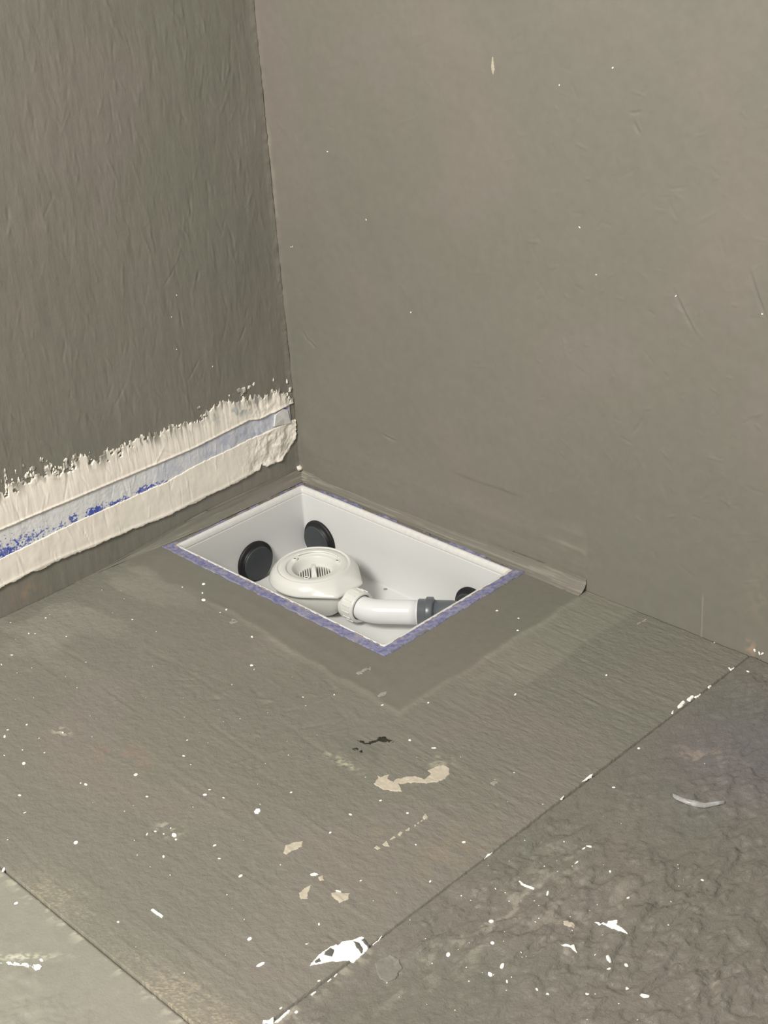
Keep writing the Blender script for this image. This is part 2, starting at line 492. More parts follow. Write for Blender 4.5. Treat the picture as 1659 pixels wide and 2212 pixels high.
OUTLINE = {
    'smear': [(0.732,-0.54), (0.7288,-0.5277), (0.7229,-0.5252), (0.7302,-0.524), (0.7343,-0.5129), (0.7407,-0.5227), (0.7488,-0.5208), (0.7475,-0.5144), (0.7539,-0.5039), (0.7624,-0.4955), (0.7752,-0.4934), (0.7732,-0.4775), (0.7663,-0.477), (0.7676,-0.4644), (0.7738,-0.4553), (0.784,-0.4557), (0.7914,-0.4646), (0.7951,-0.4765), (0.7903,-0.4869), (0.7823,-0.4974), (0.7746,-0.5014), (0.7656,-0.509), (0.7569,-0.5189), (0.7709,-0.528), (0.7588,-0.5359), (0.7464,-0.5402)],
    'smearspeck': [(0.6424,-0.5336), (0.6536,-0.5373), (0.6612,-0.5361), (0.6677,-0.5254), (0.6833,-0.5253), (0.698,-0.5361), (0.6896,-0.538), (0.6779,-0.5402), (0.667,-0.5416), (0.6541,-0.5395)],
    'dark': [(0.6525,-0.4903), (0.6539,-0.4865), (0.6646,-0.4882), (0.6706,-0.4751), (0.6687,-0.4645), (0.6752,-0.4604), (0.6815,-0.4632), (0.6887,-0.4599), (0.6914,-0.4644), (0.6833,-0.4685), (0.6747,-0.4757), (0.6715,-0.4864), (0.6615,-0.4922)],
    'dark2': [(0.6582,-0.5096), (0.661,-0.502), (0.672,-0.5007), (0.6788,-0.5056), (0.6697,-0.5053)],
    'dot0': [(0.8193,-0.6254), (0.8182,-0.6197), (0.8261,-0.6196), (0.825,-0.6249)],
    'dot1': [(0.8221,-0.6141), (0.8207,-0.6063), (0.8313,-0.6106), (0.8271,-0.6143)],
    'dot2': [(0.8229,-0.6022), (0.8215,-0.5943), (0.8259,-0.594), (0.8249,-0.5994)],
    'dot3': [(0.8233,-0.5905), (0.8215,-0.583), (0.8259,-0.5827), (0.8281,-0.5898)],
    'dot4': [(0.8246,-0.5781), (0.8261,-0.5699), (0.8289,-0.5744), (0.8275,-0.5778)],
    'dot5': [(0.8269,-0.5658), (0.8268,-0.5624), (0.8289,-0.5629), (0.8294,-0.5659)],
    'dot6': [(0.8269,-0.56), (0.8263,-0.557), (0.8289,-0.5572), (0.8289,-0.5605)],
    'dot7': [(0.8262,-0.5536), (0.8268,-0.5508), (0.8288,-0.5514), (0.8283,-0.5541)],
    'dot8': [(0.8247,-0.5479), (0.8214,-0.5402), (0.8292,-0.5418), (0.8285,-0.5493)],
    'splat1': [(0.7437,-0.7009), (0.7363,-0.6905), (0.7391,-0.6797), (0.7463,-0.6718), (0.7523,-0.6796), (0.7498,-0.6912), (0.7484,-0.7013)],
    'splat2': [(0.8091,-0.7353), (0.808,-0.7233), (0.8102,-0.7162), (0.8159,-0.7268), (0.8233,-0.7343), (0.818,-0.7404)],
    'splat3': [(0.8373,-0.7118), (0.8404,-0.7055), (0.8531,-0.6971), (0.8591,-0.7047), (0.8562,-0.7149), (0.8469,-0.7153)],
    'splat4': [(0.8065,-0.7035), (0.8077,-0.6972), (0.8157,-0.7009), (0.813,-0.7058)],
    'strip': [(0.7024,-0.8647), (0.7026,-0.8615), (0.7211,-0.8606), (0.7226,-0.8643)],
    'chipA': [(0.796,-0.7058), (0.7974,-0.7008), (0.8037,-0.6991), (0.8024,-0.7034), (0.7986,-0.7067)],
    'chipB': [(0.8371,-0.7043), (0.8431,-0.7006), (0.845,-0.7031), (0.8398,-0.7056)],
    'drip': [(0.659,-0.6738), (0.6573,-0.6692), (0.661,-0.6655), (0.6649,-0.6681), (0.6665,-0.6733), (0.6634,-0.676)],
    'flake': [(0.9023,-0.8033), (0.9007,-0.7993), (0.8982,-0.7873), (0.8982,-0.7774), (0.9,-0.7626), (0.9032,-0.7631), (0.9017,-0.7566), (0.9095,-0.7465), (0.9131,-0.7365), (0.9173,-0.7363), (0.9292,-0.7403), (0.9316,-0.746), (0.9324,-0.7519), (0.934,-0.7701), (0.9289,-0.7702), (0.9158,-0.7833)],
    'flakedark1': [(0.8999,-0.7782), (0.8997,-0.7706), (0.9053,-0.7701), (0.9108,-0.7785), (0.9031,-0.782)],
    'flakedark2': [(0.9111,-0.7472), (0.9169,-0.7444), (0.9284,-0.7488), (0.9312,-0.754), (0.9222,-0.752)],
    'flakedark3': [(0.9013,-0.7955), (0.9015,-0.7888), (0.9074,-0.7913), (0.9046,-0.7964)],
    'flakedark4': [(0.9163,-0.7404), (0.9173,-0.7363), (0.9292,-0.7403), (0.9314,-0.7434), (0.9254,-0.7425)],
    'chips_bottom1': [(0.933,-0.8814), (0.9308,-0.8603), (0.9328,-0.858), (0.9341,-0.8616), (0.9354,-0.8772)],
    'chips_bottom2': [(0.9256,-0.89), (0.9229,-0.8872), (0.9272,-0.8828), (0.9271,-0.8779), (0.9284,-0.8767), (0.9341,-0.8824)],
    'seamchips1': [(0.9321,-0.8061), (0.932,-0.8001), (0.9334,-0.8006), (0.9337,-0.8059)],
    'seamchips2': [(0.9325,-0.8299), (0.9327,-0.8225), (0.9343,-0.8232), (0.9343,-0.8298)],
    'seamchips3': [(0.9318,-0.7965), (0.9316,-0.7903), (0.9331,-0.7909), (0.9333,-0.7962)],
    'seamT': [(0.93,-0.7369), (0.9301,-0.7284), (0.9284,-0.7207), (0.9294,-0.7211), (0.931,-0.7276), (0.9313,-0.7369)],
    'seamD': [(0.9293,-0.5543), (0.9269,-0.5454), (0.93,-0.5405), (0.9312,-0.5461)],
    'cl1': [(0.9257,-0.165), (0.9224,-0.1623), (0.9206,-0.1472), (0.9247,-0.1477), (0.9282,-0.1602)],
    'cl2': [(0.9231,-0.1424), (0.9233,-0.13), (0.9274,-0.1305), (0.9288,-0.1422)],
    'cl3': [(0.9282,-0.1316), (0.9292,-0.1195), (0.9311,-0.1201), (0.931,-0.1314)],
    'cl4': [(0.9281,-0.1006), (0.9287,-0.0928), (0.9312,-0.0947), (0.9305,-0.1015)],
    'cl5': [(0.9258,-0.1796), (0.9234,-0.1741), (0.9258,-0.1742), (0.9278,-0.1796)],
    'check': [(0.9225,-0.0428), (0.9235,-0.0408), (0.9272,-0.0436), (0.9281,-0.037), (0.9299,-0.0384), (0.9303,-0.0475)],
    'w1': [(0.927,-0.3699), (0.9257,-0.3527), (0.9274,-0.3484), (0.9301,-0.3548), (0.929,-0.3662)],
    'w2': [(0.9281,-0.4146), (0.9268,-0.4055), (0.9285,-0.4063), (0.9299,-0.413)],
    'arc': [(1.0242,-0.3175), (1.0338,-0.3161), (1.0447,-0.3152), (1.0548,-0.3132), (1.0628,-0.3081), (1.0709,-0.2978), (1.0794,-0.2923), (1.082,-0.2934), (1.0757,-0.3021), (1.0666,-0.3138), (1.0564,-0.3211), (1.0466,-0.3235), (1.0338,-0.3244), (1.0279,-0.3228)],
    'wsplat1': [(1.0876,-0.5528), (1.0915,-0.5486), (1.1004,-0.5471), (1.0984,-0.5434), (1.1059,-0.5355), (1.1103,-0.5425), (1.1183,-0.5436), (1.1279,-0.5459), (1.1202,-0.5486), (1.117,-0.5501), (1.1085,-0.5495), (1.1017,-0.55)],
    'wsplat2': [(1.0825,-0.6036), (1.0915,-0.5994), (1.0932,-0.5947), (1.1029,-0.602), (1.0956,-0.6011), (1.0866,-0.6045)],
    'bsplat': [(1.0625,-0.5746), (1.0656,-0.5692), (1.0737,-0.569), (1.0764,-0.5735), (1.0697,-0.5766), (1.0658,-0.5786)],
    'wstrip': [(0.9822,-0.5548), (1.0028,-0.5522), (1.0042,-0.5551), (0.9839,-0.5576)],
    'wstreak': [(0.6406,-1.0228), (0.648,-1.0186), (0.6626,-1.007), (0.6754,-1.0003), (0.6798,-0.9965), (0.6843,-0.9983), (0.6844,-1.0017), (0.6799,-1.0033), (0.6679,-1.0104), (0.6566,-1.018), (0.6445,-1.0252)],
    'disc': [(0.9497,-0.7515), (0.9474,-0.7421), (0.9547,-0.7334), (0.9671,-0.7317), (0.9768,-0.739), (0.9809,-0.751), (0.9766,-0.7625), (0.9681,-0.7645), (0.957,-0.7587)],
    'ovalmark': [(0.5939,-0.7814), (0.5906,-0.7609), (0.6022,-0.748), (0.6163,-0.7535), (0.6178,-0.7638), (0.605,-0.7719)],
    'sand': [(0.534,-0.9361), (0.5609,-0.9261), (0.6073,-0.9326), (0.6474,-0.9279), (0.7006,-0.9254), (0.7474,-0.9199), (0.7717,-0.8985), (0.8184,-0.903), (0.8729,-0.9368), (0.8675,-0.9416), (0.8148,-0.9392), (0.7582,-0.9356), (0.7077,-0.9382), (0.6535,-0.9399), (0.5765,-0.9362)],
    'lp': [(0.287,-0.4063), (0.2857,-0.396), (0.2982,-0.3972), (0.2951,-0.4084)],
    'lp2': [(0.537,-0.3823), (0.5339,-0.3654), (0.5438,-0.3572), (0.5503,-0.3674), (0.5439,-0.382)],
    'lp3': [(0.5996,-0.4021), (0.5985,-0.3919), (0.6028,-0.3847), (0.6063,-0.3928), (0.6053,-0.4033)],
    'lp4': [(0.7589,-0.0323), (0.7611,-0.0092), (0.7622,-0.0049), (0.7681,-0.0333)],
    'lp5': [(0.8418,-0.4443), (0.8416,-0.435), (0.8497,-0.4375), (0.8499,-0.4467)],
}

# ------------------------------------------------------------------ the setting
SEAM_X, SEAM_Y = 0.9295, -0.9385
TX0, TX1, TY0, TY1 = 0.0281, 0.5199, -0.3090, -0.0232     # tray rim, outer edge
TOP = 2.4

# --- right wall (plane y = 0), u = x, v = z
us = axis(0.0, 0.98, 0.002, -0.1, 3.2); vs = axis(-0.01, 0.92, 0.002, -0.15, TOP)
U, V = np.meshgrid(us, vs, indexing='ij')
H = (fbm(U * 6, V * 6, 11, 3) - .5) * .0035 + (fbm(U * 30, V * 30, 15, 3) - .5) * .0008
strokes(U, V, us, vs, H, 260, (0.02, 1.0), (0.05, 0.95), 1.1, 1.0, .011, .0014, .00045, 21)
strokes(U, V, us, vs, H, 160, (0.55, 1.0), (0.15, 0.75), 1.2, 1.1, .008, .0012, .0008, 22)
# sealing coat lapped up from the floor, ending in a step
wob = .012 * (fbm(U * 14, V * 4, 31, 3) - .5)
coat = sstep(.6475 + .003 * (vnoise(U * 0 + 3, V * 60, 5) - .5), .6445, U) * sstep(.105 + wob * 3, .06 + wob * 3, V)
H += coat * .0016 * (.7 + .6 * fbm(U * 10, V * 60, 33, 3))
H += .0010 * sstep(.1155 + .004 * (V * 0 + vnoise(U * 30, U * 0, 8)), .123, V) * sstep(.36, .40, U) * sstep(.53, .49, U) * sstep(.20, .14, V)
for (a, b, c, d) in ((.7151, .7209, .731, .7254), (.7206, .7099, .728, .6978), (.7282, .2843, .7433, .3093), (.0427, .2825, .0520, .272), (.0560, .272, .0693, .2634),
                     (.7905, .4949, .8168, .4562), (.8979, .5459, .9206, .4965), (.222, .1432, .249, .14)):
    stroke(us, vs, H, (a + c) / 2, (b + d) / 2, math.atan2(d - b, c - a), math.hypot(c - a, d - b) * .55, .0018, -.0016)
    stroke(us, vs, H, (a + c) / 2 + .003, (b + d) / 2 + .002, math.atan2(d - b, c - a), math.hypot(c - a, d - b) * .5, .0014, .0010)
stroke(us, vs, H, .8498, .033, math.pi / 2, .045, .0014, .0011)
edge = sstep(.010, 0, U)
H += edge * .002 * fbm(U * 20, V * 90, 41, 3)
ST = np.ones(U.shape + (3,))
w = (coat * sstep(.55, .75, fbm(U * 9, V * 50, 51, 3)) * sstep(.56, .62, U))[..., None]
ST = ST * (1 - w * .0) + w * np.array([.38, .38, .36])
w = (sstep(.64, .72, fbm(U * 40, V * 12, 54, 3)) * sstep(.012, .0, U) * .5)[..., None]
ST = ST + w * np.array([.5, .48, .42])
for (cx, cz, r, c) in ((.9289, .0127, .012, (.75, .38, .22)), (.935, .10, .016, (.22, .10, .06))):
    w = np.exp(-(((U - cx) / r) ** 2 + ((V - cz) / (r * (1 if r < .013 else 2.2))) ** 2))
    w = (w * sstep(.35, .65, fbm(U * 120, V * 120, 57, 3)))[..., None]
    ST = ST + w * np.array(c)
w = (sstep(.0016, .0004, np.abs(U - .8498)) * sstep(.075, .06, V) * .35)[..., None]
ST = ST + w
H[:, vs < -.02] = 0
FR = Field(us, vs, H)
o = sheet('wall_right', us, vs, H, on_right, .12, M['wall_right'], attrs={'stain': ST})
tag(o, 'tall grey-coated wall with faint scratches behind the sunken white box', kind='structure')

# --- left wall (plane x = 0), u = y, v = z
us = axis(-1.00, 0.0, 0.002, -3.4, 0.0); vs = axis(-0.01, 0.92, 0.002, -0.15, TOP)
U, V = np.meshgrid(us, vs, indexing='ij')
H = (fbm(U * 7, V * 5, 61, 3) - .5) * .004 + (fbm(U * 60, V * 16, 65, 3) - .5) * .0011
strokes(U, V, us, vs, H, 1620, (-1.02, 0), (.05, .95), math.pi / 2, .22, .013, .0013, .00055, 23)
strokes(U, V, us, vs, H, 175, (-1.02, 0), (.05, .95), math.pi / 2, .45, .013, .0015, .0009, 24)
H += sstep(-.014, 0, U) * .002 * fbm(U * 40, V * 110, 43, 3)
ST = np.ones(U.shape + (3,))
w = np.exp(-(((U + .575) / .022) ** 2 + ((V - .022) / .016) ** 2)) * sstep(.3, .6, fbm(U * 90, V * 90, 67, 3))
ST = ST + w[..., None] * np.array([.32, .10, .02])
H[:, vs < -.02] = 0
FL = Field(us, vs, H)
o = sheet('wall_left', us, vs, H, on_left, .12, M['wall_left'], attrs={'stain': ST})
tag(o, 'tall grey-coated wall with vertical brush marks above the cream filler band', kind='structure')

# --- sub-floor with the opening for the box
floor_bm = bmesh.new()
for lo, hi in (((-.1, TY1 + .0, -.2), (3.2, .1, -.016)), ((-.1, -3.4, -.2), (3.2, TY0 - .0, -.016)),
               ((-.1, TY0, -.2), (TX0, TY1, -.016)), ((TX1, TY0, -.2), (3.2, TY1, -.016))):
    mt = Matrix.Translation([(lo[i] + hi[i]) / 2 for i in range(3)]) @ Matrix.Diagonal([hi[i] - lo[i] for i in range(3)] + [1])
    bmesh.ops.create_cube(floor_bm, size=1, matrix=mt)
me = bpy.data.meshes.new('floor'); floor_bm.to_mesh(me); floor_bm.free()
M['subfloor'] = plain('dark_subfloor', (.05, .048, .042), .9, .2, (60, .3, .002), .2, 30)
floor = link('floor', me, M['subfloor'], smooth=False)
tag(floor, 'grey-coated floor of three boards with a rectangular opening in the corner', kind='structure')

# --- main board
us = np.unique(np.concatenate([axis(0.0, SEAM_X - .0012, 0.00205, 0, SEAM_X - .0012), [TX0 + .002, TX1 - .002]]))
vs = np.unique(np.concatenate([axis(SEAM_Y + .0014, 0.0, 0.00205, SEAM_Y + .0014, 0), [TY0 + .002, TY1 - .002]]))
U, V = np.meshgrid(us, vs, indexing='ij')
n1 = fbm(U * 5, V * 5, 71, 3)
H = (n1 - .5) * .003 + (fbm(U * 10, V * 120, 75, 3) - .5) * .0007 + (fbm(U * 55, V * 70, 79, 3) - .5) * .0007 + (fbm(U * 140, V * 160, 80, 2) - .5) * .0010
wx = .010 * (fbm(V * 18, U * 0 + 2, 81, 3) - .5); wy = .016 * (fbm(U * 14, V * 0 + 5, 82, 3) - .5)
ex = .6515 + wx; ey = -.392 + wy - (U - .3) * .055 * sstep(.2, .3, U)
dx = U - ex; dy = ey - V
d = np.maximum(dx, dy)                                    # < 0 inside the thick pad round the box
pad = sstep(.004, -.012, d)
smooth_n = (fbm(U * 8, V * 8, 83, 2) - .5) * .0016
H = H * (1 - .88 * pad) + pad * (.0012 + smooth_n * .4)
rk = .4 + .9 * fbm(U * 25, V * 25, 84, 3)
fade = sstep(.12, .3, U)
H += .0016 * np.exp(-(d / .006) ** 2) * rk * fade * sstep(0.0, -.06, V)
H += .0007 * np.exp(-((d + .035) / .010) ** 2) * rk * fade
ox = .735 + .012 * (fbm(V * 10, U * 0, 85, 3) - .5); oy = -.508 + .02 * (fbm(U * 10, V * 0, 86, 3) - .5)
do = np.maximum(U - ox, oy - V)
wash = sstep(.003, -.004, do) * (1 - pad)
H = H * (1 - .35 * wash) + wash * .0004
# long trowel lines and small dents
strokes(U, V, us, vs, H, 200, (.66, .93), (-.5, 0), 0.0, .05, .03, .0015, .0006, 25)
strokes(U, V, us, vs, H, 260, (0.05, .9), (-.93, -.42), 0.3, 1.2, .010, .0014, .0006, 26)
strokes(U, V, us, vs, H, 40, (0.35, .62), (-.62, -.42), 0.8, 1.2, .012, .0022, .0014, 27)
strokes(U, V, us, vs, H, 60, (0.05, .9), (-.93, -.52), 0.0, .08, .06, .0016, .0007, 28)
stroke(us, vs, H, .602, -.468, math.pi / 2, .042, .0015, -.0015)
# floor dips towards the box edge
db = np.maximum(np.maximum(TX0 - U, U - TX1), np.maximum(TY0 - V, V - TY1))
H *= sstep(0, .02, db) * .9 + .1
ST = np.ones(U.shape + (3,))
def stain(w, c):
    global ST
    ST = ST + w[..., None] * (np.array(c) - 1)
# sandy worn edge along the open joint
sw = sstep(.062, .0, V - (SEAM_Y + .002)) * sstep(.5, .56, U) * (.25 + .75 * sstep(.70, .86, U) + .5 * np.exp(-((U - .60) / .05) ** 2))
grain = .35 * fbm(U * 90, V * 90, 91, 2) + .65 * np.random.default_rng(5).random(U.shape)
stain(np.clip(sw, 0, 1) * (.30 + 1.3 * sstep(.5, .85, grain)), (1.70, 1.56, 1.38))
# scuffed pale wash next to the pad
stain(wash * sstep(.52, .66, fbm(U * 7, V * 7, 93, 4)) * sstep(-.52, -.30, V) * .45, (1.30, 1.33, 1.30))
stain(.35 * np.exp(-(d / .005) ** 2) * rk * fade, (1.5, 1.5, 1.45))
stain(pad * .6, (.86, .87, .86))
# pale dusty streaks by the left wall
dw = sstep(.34, .06, U) * sstep(-.30, -.42, V) * sstep(.5, .66, fbm(U * 9 + V * 3, V * 16 - U * 3, 95, 4))
stain(dw * .45, (1.45, 1.47, 1.5))
# worn zone round the dark dirt
stain(.5 * np.exp(-(((U - .70) / .06) ** 2 + ((V + .50) / .03) ** 2)) * sstep(.45, .6, fbm(U * 30, V * 30, 97, 3)), (.72, .72, .74))
for (cx, cy, rx, ry, c, k) in ((.768, -.455, .020, .016, (1.6, 1.6, 1.5), 110), (.669, -.535, .035, .007, (1.9, 1.86, 1.68), 260),
                               (.604, -.763, .020, .016, (1.8, 1.8, 1.75), 130), (.33, -.735, .016, .010, (2.0, 1.95, 1.85), 140),
                               (.80, -.60, .05, .012, (1.12, 1.09, 1.04), 60), (.44, -.71, .05, .03, (1.15, 1.02, .98), 30), (.89, -.56, .03, .06, (1.12, 1.06, 1.0), 60)):
    e = np.exp(-(((U - cx) / rx) ** 2 + ((V - cy) / ry) ** 2) ** 2)
    stain(e * sstep(.48, .58, fbm(U * k, V * k, 99, 3)), c)
FB = Field(us, vs, H)
hole = (TX0 + .002, TX1 - .002, TY0 + .002, TY1 - .002)
grainy = 1 - .85 * pad - .35 * wash
comb = sstep(.62, .70, U) * sstep(-.60, -.46, V) * (1 - pad) + .15
board = sheet('floor_board', us, vs, H, on_floor, .0158, M['board'], floor, hole, {'stain': ST, 'grain': grainy, 'comb': comb})
board['label'] = 'smooth board with fine combed lines'

# --- rough board beyond the long joint
us = axis(SEAM_X + .0012, 1.36, 0.0022, SEAM_X + .0012, 3.2); vs = axis(-1.12, 0.0, 0.0022, -3.4, 0.0)
U, V = np.meshgrid(us, vs, indexing='ij')
def flaky(U, V, s0, amp):
    wu = U + .03 * (fbm(U * 14, V * 9, s0, 3) - .5); wv = V + .05 * (fbm(U * 14, V * 9, s0 + 5, 3) - .5)
    h = np.zeros_like(U)
    for k, (fu, fv, th) in enumerate(((38, 17, .52), (60, 22, .5), (85, 34, .55), (28, 12, .47))):
        nse = fbm(wu * fu, wv * fv, s0 + 10 + 4 * k, 3)
        h += amp * sstep(th - .010, th + .016, nse) * (.6 + .4 * nse)
    return h
smoothz = sstep(.40, .58, fbm(U * 5, V * 5, 121, 2))
H = flaky(U, V, 111, .0021) * (.35 + .65 * smoothz) - .0040 + (fbm(U * 6, V * 6, 131, 3) - .5) * .002 + (fbm(U * 120, V * 60, 137, 3) - .5) * .0014
H *= .25 + .75 * sstep(SEAM_X, SEAM_X + .03, U)
strokes(U, V, us, vs, H, 240, (SEAM_X, 1.36), (-1.1, 0), math.pi / 2, .12, .03, .0016, .0008, 29)
ST = np.ones(U.shape + (3,))
lav = np.exp(-(((U - 1.05) / .10) ** 2 + ((V + .18) / .12) ** 2))
stain(np.clip(lav * 1.2, 0, 1), (.97, .955, 1.12))
stain(.75 * np.exp(-(((U - 1.01) / .035) ** 2 + ((V + .235) / .03) ** 2)) * sstep(.55, .68, fbm(U * 70, V * 70, 133, 3)), (1.8, 1.65, 1.5))
stain(.8 * np.exp(-(((U - 1.06) / .06) ** 2 + ((V + .56) / .10) ** 2)) * sstep(.58, .70, fbm(U * 75, V * 45, 135, 3)), (1.5, 1.5, 1.5))
stain(.8 * np.exp(-(((U - 1.00) / .03) ** 2 + ((V + .62) / .16) ** 2)) * sstep(.60, .70, fbm(U * 95, V * 55, 137, 3)), (1.7, 1.7, 1.66))
stain(.6 * sstep(SEAM_X + .022, SEAM_X, U) * sstep(-.70, -.75, V) * sstep(.56, .66, fbm(U * 60, V * 130, 139, 2)), (2.2, 2.2, 2.1))
for (a, b, c, e2) in ((1.150, -.549, 1.178, -.545), (1.176, -.546, 1.205, -.545), (1.222, -.596, 1.246, -.50)):
    L2 = math.hypot(c - a, e2 - b); ca, sa = (c - a) / L2, (e2 - b) / L2
    p = (U - a) * ca + (V - b) * sa; q = -(U - a) * sa + (V - b) * ca
    stain(.55 * sstep(.0016, .0005, np.abs(q + .0008 * np.sin(p * 160))) * sstep(.4, .55, vnoise(p * 300, p * 0, 9)) * ((p > 0) & (p < L2)), (1.9, 1.9, 1.8))
FRB = Field(us, vs, H)
o = sheet('floor_board', us, vs, H, on_floor, .0158, M['rough'], floor, None, {'stain': ST})
o['label'] = 'rough board with flaking trowel marks'

# --- lower left board beyond the short joint
us = axis(0.50, SEAM_X - .0012, 0.0025, 0.0, SEAM_X - .0012); vs = axis(-1.12, SEAM_Y - .0016, 0.0025, -3.4, SEAM_Y - .0016)
U, V = np.meshgrid(us, vs, indexing='ij')
H = flaky(U, V, 141, .0010) * sstep(-.97, -1.02, V) - .001 + (fbm(U * 8, V * 8, 151, 3) - .5) * .0014
strokes(U, V, us, vs, H, 60, (.5, .93), (-1.1, -.95), .3, 1.2, .012, .0016, .0007, 30)
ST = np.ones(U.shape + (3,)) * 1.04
stain(.7 * sstep(SEAM_Y - .020, SEAM_Y, V) * sstep(.60, .68, fbm(U * 110, V * 60, 153, 3)), (1.75, 1.75, 1.7))
stain(.9 * np.exp(-(((U - .652) / .03) ** 2 + ((V + 1.005 - (U - .652) * .9) / .007) ** 2)) * sstep(.5, .6, fbm(U * 300, V * 300, 155, 2)), (2.2, 2.2, 2.15))
FLB = Field(us, vs, H)
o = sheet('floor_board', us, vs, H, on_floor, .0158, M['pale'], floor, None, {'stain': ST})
o['label'] = 'corner board beyond the open joint'


def floor_h(u, v):
    return np.where(u > SEAM_X, FRB(u, v), np.where(v < SEAM_Y, FLB(u, v), FB(u, v)))


# --- sealing coves in the two wall corners
def cove(name, mat, L0, L1, side, rad, ridges, seed, label):
    n = int((L1 - L0) / .002); m_ = 22
    a = np.linspace(L0, L1, n + 1)[:, None] * np.ones((1, m_ + 1)); p = np.ones((n + 1, 1)) * np.linspace(0, math.pi / 2, m_ + 1)[None]
    r = rad(a)
    nz = (fbm(a * 12, p * 3.5, seed, 3) - .5) * .0030 + (fbm(a * 8, p * 9, seed + 4, 3) - .5) * ridges
    if side == 'right':
        nz = nz * sstep(0, .25, p) 
    hx = r * (1 - np.sin(p)) ; hz = r * (1 - np.cos(p))
    off = (.0012 + nz * .55) * (sstep(.49, .38, a) if side == 'left' else 1)
    hx = hx + off * np.sin(p) * .9 + .0004; hz = hz + off * np.cos(p) * .9 + .0004
    # p = 0: on the floor, away from the wall; p = pi/2: up the wall
    if side == 'left': P = np.stack([hx, -a, hz], -1)
    else: P = np.stack([a, -hx, hz], -1)
    idx = np.arange((n + 1) * (m_ + 1)).reshape(n + 1, m_ + 1)
    q = np.stack([idx[:-1, :-1], idx[1:, :-1], idx[1:, 1:], idx[:-1, 1:]], -1).reshape(-1, 4)
    # back faces against wall and floor close the bead
    B0 = np.stack([a[:, 0] * 0 - .002, -a[:, 0], a[:, 0] * 0 - .002], -1) if side == 'left' else np.stack([a[:, 0], a[:, 0] * 0 + .002, a[:, 0] * 0 - .002], -1)
    base = (n + 1) * (m_ + 1)
    k = np.arange(n)
    q2 = np.stack([base + k, base + k + 1, idx[1:, 0], idx[:-1, 0]], -1)
    q3 = np.stack([idx[:-1, -1], idx[1:, -1], base + k + 1, base + k], -1)
    quads = np.concatenate([q, q2, q3])
    if side == 'left': quads = quads[:, ::-1]
    quads = quads[:, ::-1]
    me = mesh_np(name, np.concatenate([P.reshape(-1, 3), B0]), quads)
    st = np.ones((base + n + 1, 3))
    lt = sstep(.58, .70, fbm(a * 14, p * 6, seed + 9, 3)).reshape(-1) * .30
    st[:base] += lt[:, None]
    if side == 'right':
        e = (np.exp(-((a - 0) / .03) ** 2) * sstep(.4, .55, fbm(a * 70, p * 8, seed + 12, 3))).reshape(-1) * .8
        st[:base] += e[:, None] * np.array([1, .95, .85])
    add_col(me, st)
    o = link(name, me, mat)
    return tag(o, label, kind='structure')


cove('trim_1', M['cove_l'], 0.0, 0.49, 'left', lambda a: .020 * sstep(.50, .20, a) + .0004, .0024, 161, 'uneven grey sealing fillet under the cream filler band')
cove('trim_2', M['cove'], 0.0, 0.6465, 'right', lambda a: .0155 + .006 * sstep(.35, .60, a), .0026, 171, 'uneven grey sealing fillet along the wall behind the box')

# ------------------------------------------------------------------ the sunken box
LIP_IN = .0085
DEPTH = -.127
box = empty('floor_box', ((TX0 + TX1) / 2, (TY0 + TY1) / 2, DEPTH))
tag(box, 'white plastic box sunk into the floor corner with a lilac fleece edge', 'floor box')


def rect(x0, x1, y0, y1, r, n=5):
    pts = []
    for cx, cy, a0 in ((x1 - r, y1 - r, 0), (x0 + r, y1 - r, 90), (x0 + r, y0 + r, 180), (x1 - r, y0 + r, 270)):
        for k in range(n + 1):
            a = math.radians(a0 + 90 * k / n)
            pts.append((cx + r * math.cos(a), cy + r * math.sin(a)))
    return pts


def ring_loft(name, rings):
    V = []; Fc = []; n = len(rings[0][0])
    for pts, z in rings:
        V += [(x, y, z) for x, y in pts]
    for i in range(len(rings) - 1):
        for k in range(n):
            k2 = (k + 1) % n
            Fc.append((i * n + k, i * n + k2, (i + 1) * n + k2, (i + 1) * n + k))
    return V, Fc, n


def inset(d, r): return rect(TX0 + d, TX1 - d, TY0 + d, TY1 - d, r)


# shell: inside walls and bottom
rings = [(inset(.0006, .003), -.150), (inset(.0006, .003), -.006), (inset(.0058, .0045), -.0070), (inset(.0088, .0045), -.0090), (inset(.0091, .0045), -.0115), (inset(LIP_IN + .0012, .0045), -.06), (inset(LIP_IN + .002, .0045), DEPTH + .003),
         (inset(LIP_IN + .003, .0045), DEPTH + .0006), (inset(LIP_IN + .0055, .004), DEPTH)]
V, Fc, n = ring_loft('shell', rings)
k0 = (len(rings) - 1) * n
Fc.append(tuple(range(k0, k0 + n)))
Fc.append(tuple(range(n)))
me = mesh_py('shell', V, Fc)
shell = link('shell', me, M['tray'], box)
# rim: rounded lip above the shell
prof = [(.0004, -.004), (.0000, .0008), (.0008, .0019), (.0022, .0023), (.0042, .0018), (.0062, .0002), (.0076, -.0025), (.0084, -.0060), (.0088, -.0104), (.0080, -.0108)]
rings = [(inset(d, .0045), z) for d, z in prof]
V, Fc, n = ring_loft('rim', rings)
last = len(rings) - 1
for k in range(n):
    Fc.append((last * n + k, last * n + (k + 1) % n, (k + 1) % n, k))
r_ = random.Random(3)
V = [(x + r_.uniform(-.0001, .0001), y + r_.uniform(-.0001, .0001), z) for x, y, z in V]
rim = link('rim', mesh_py('rim', V, Fc), M['lip'], box)
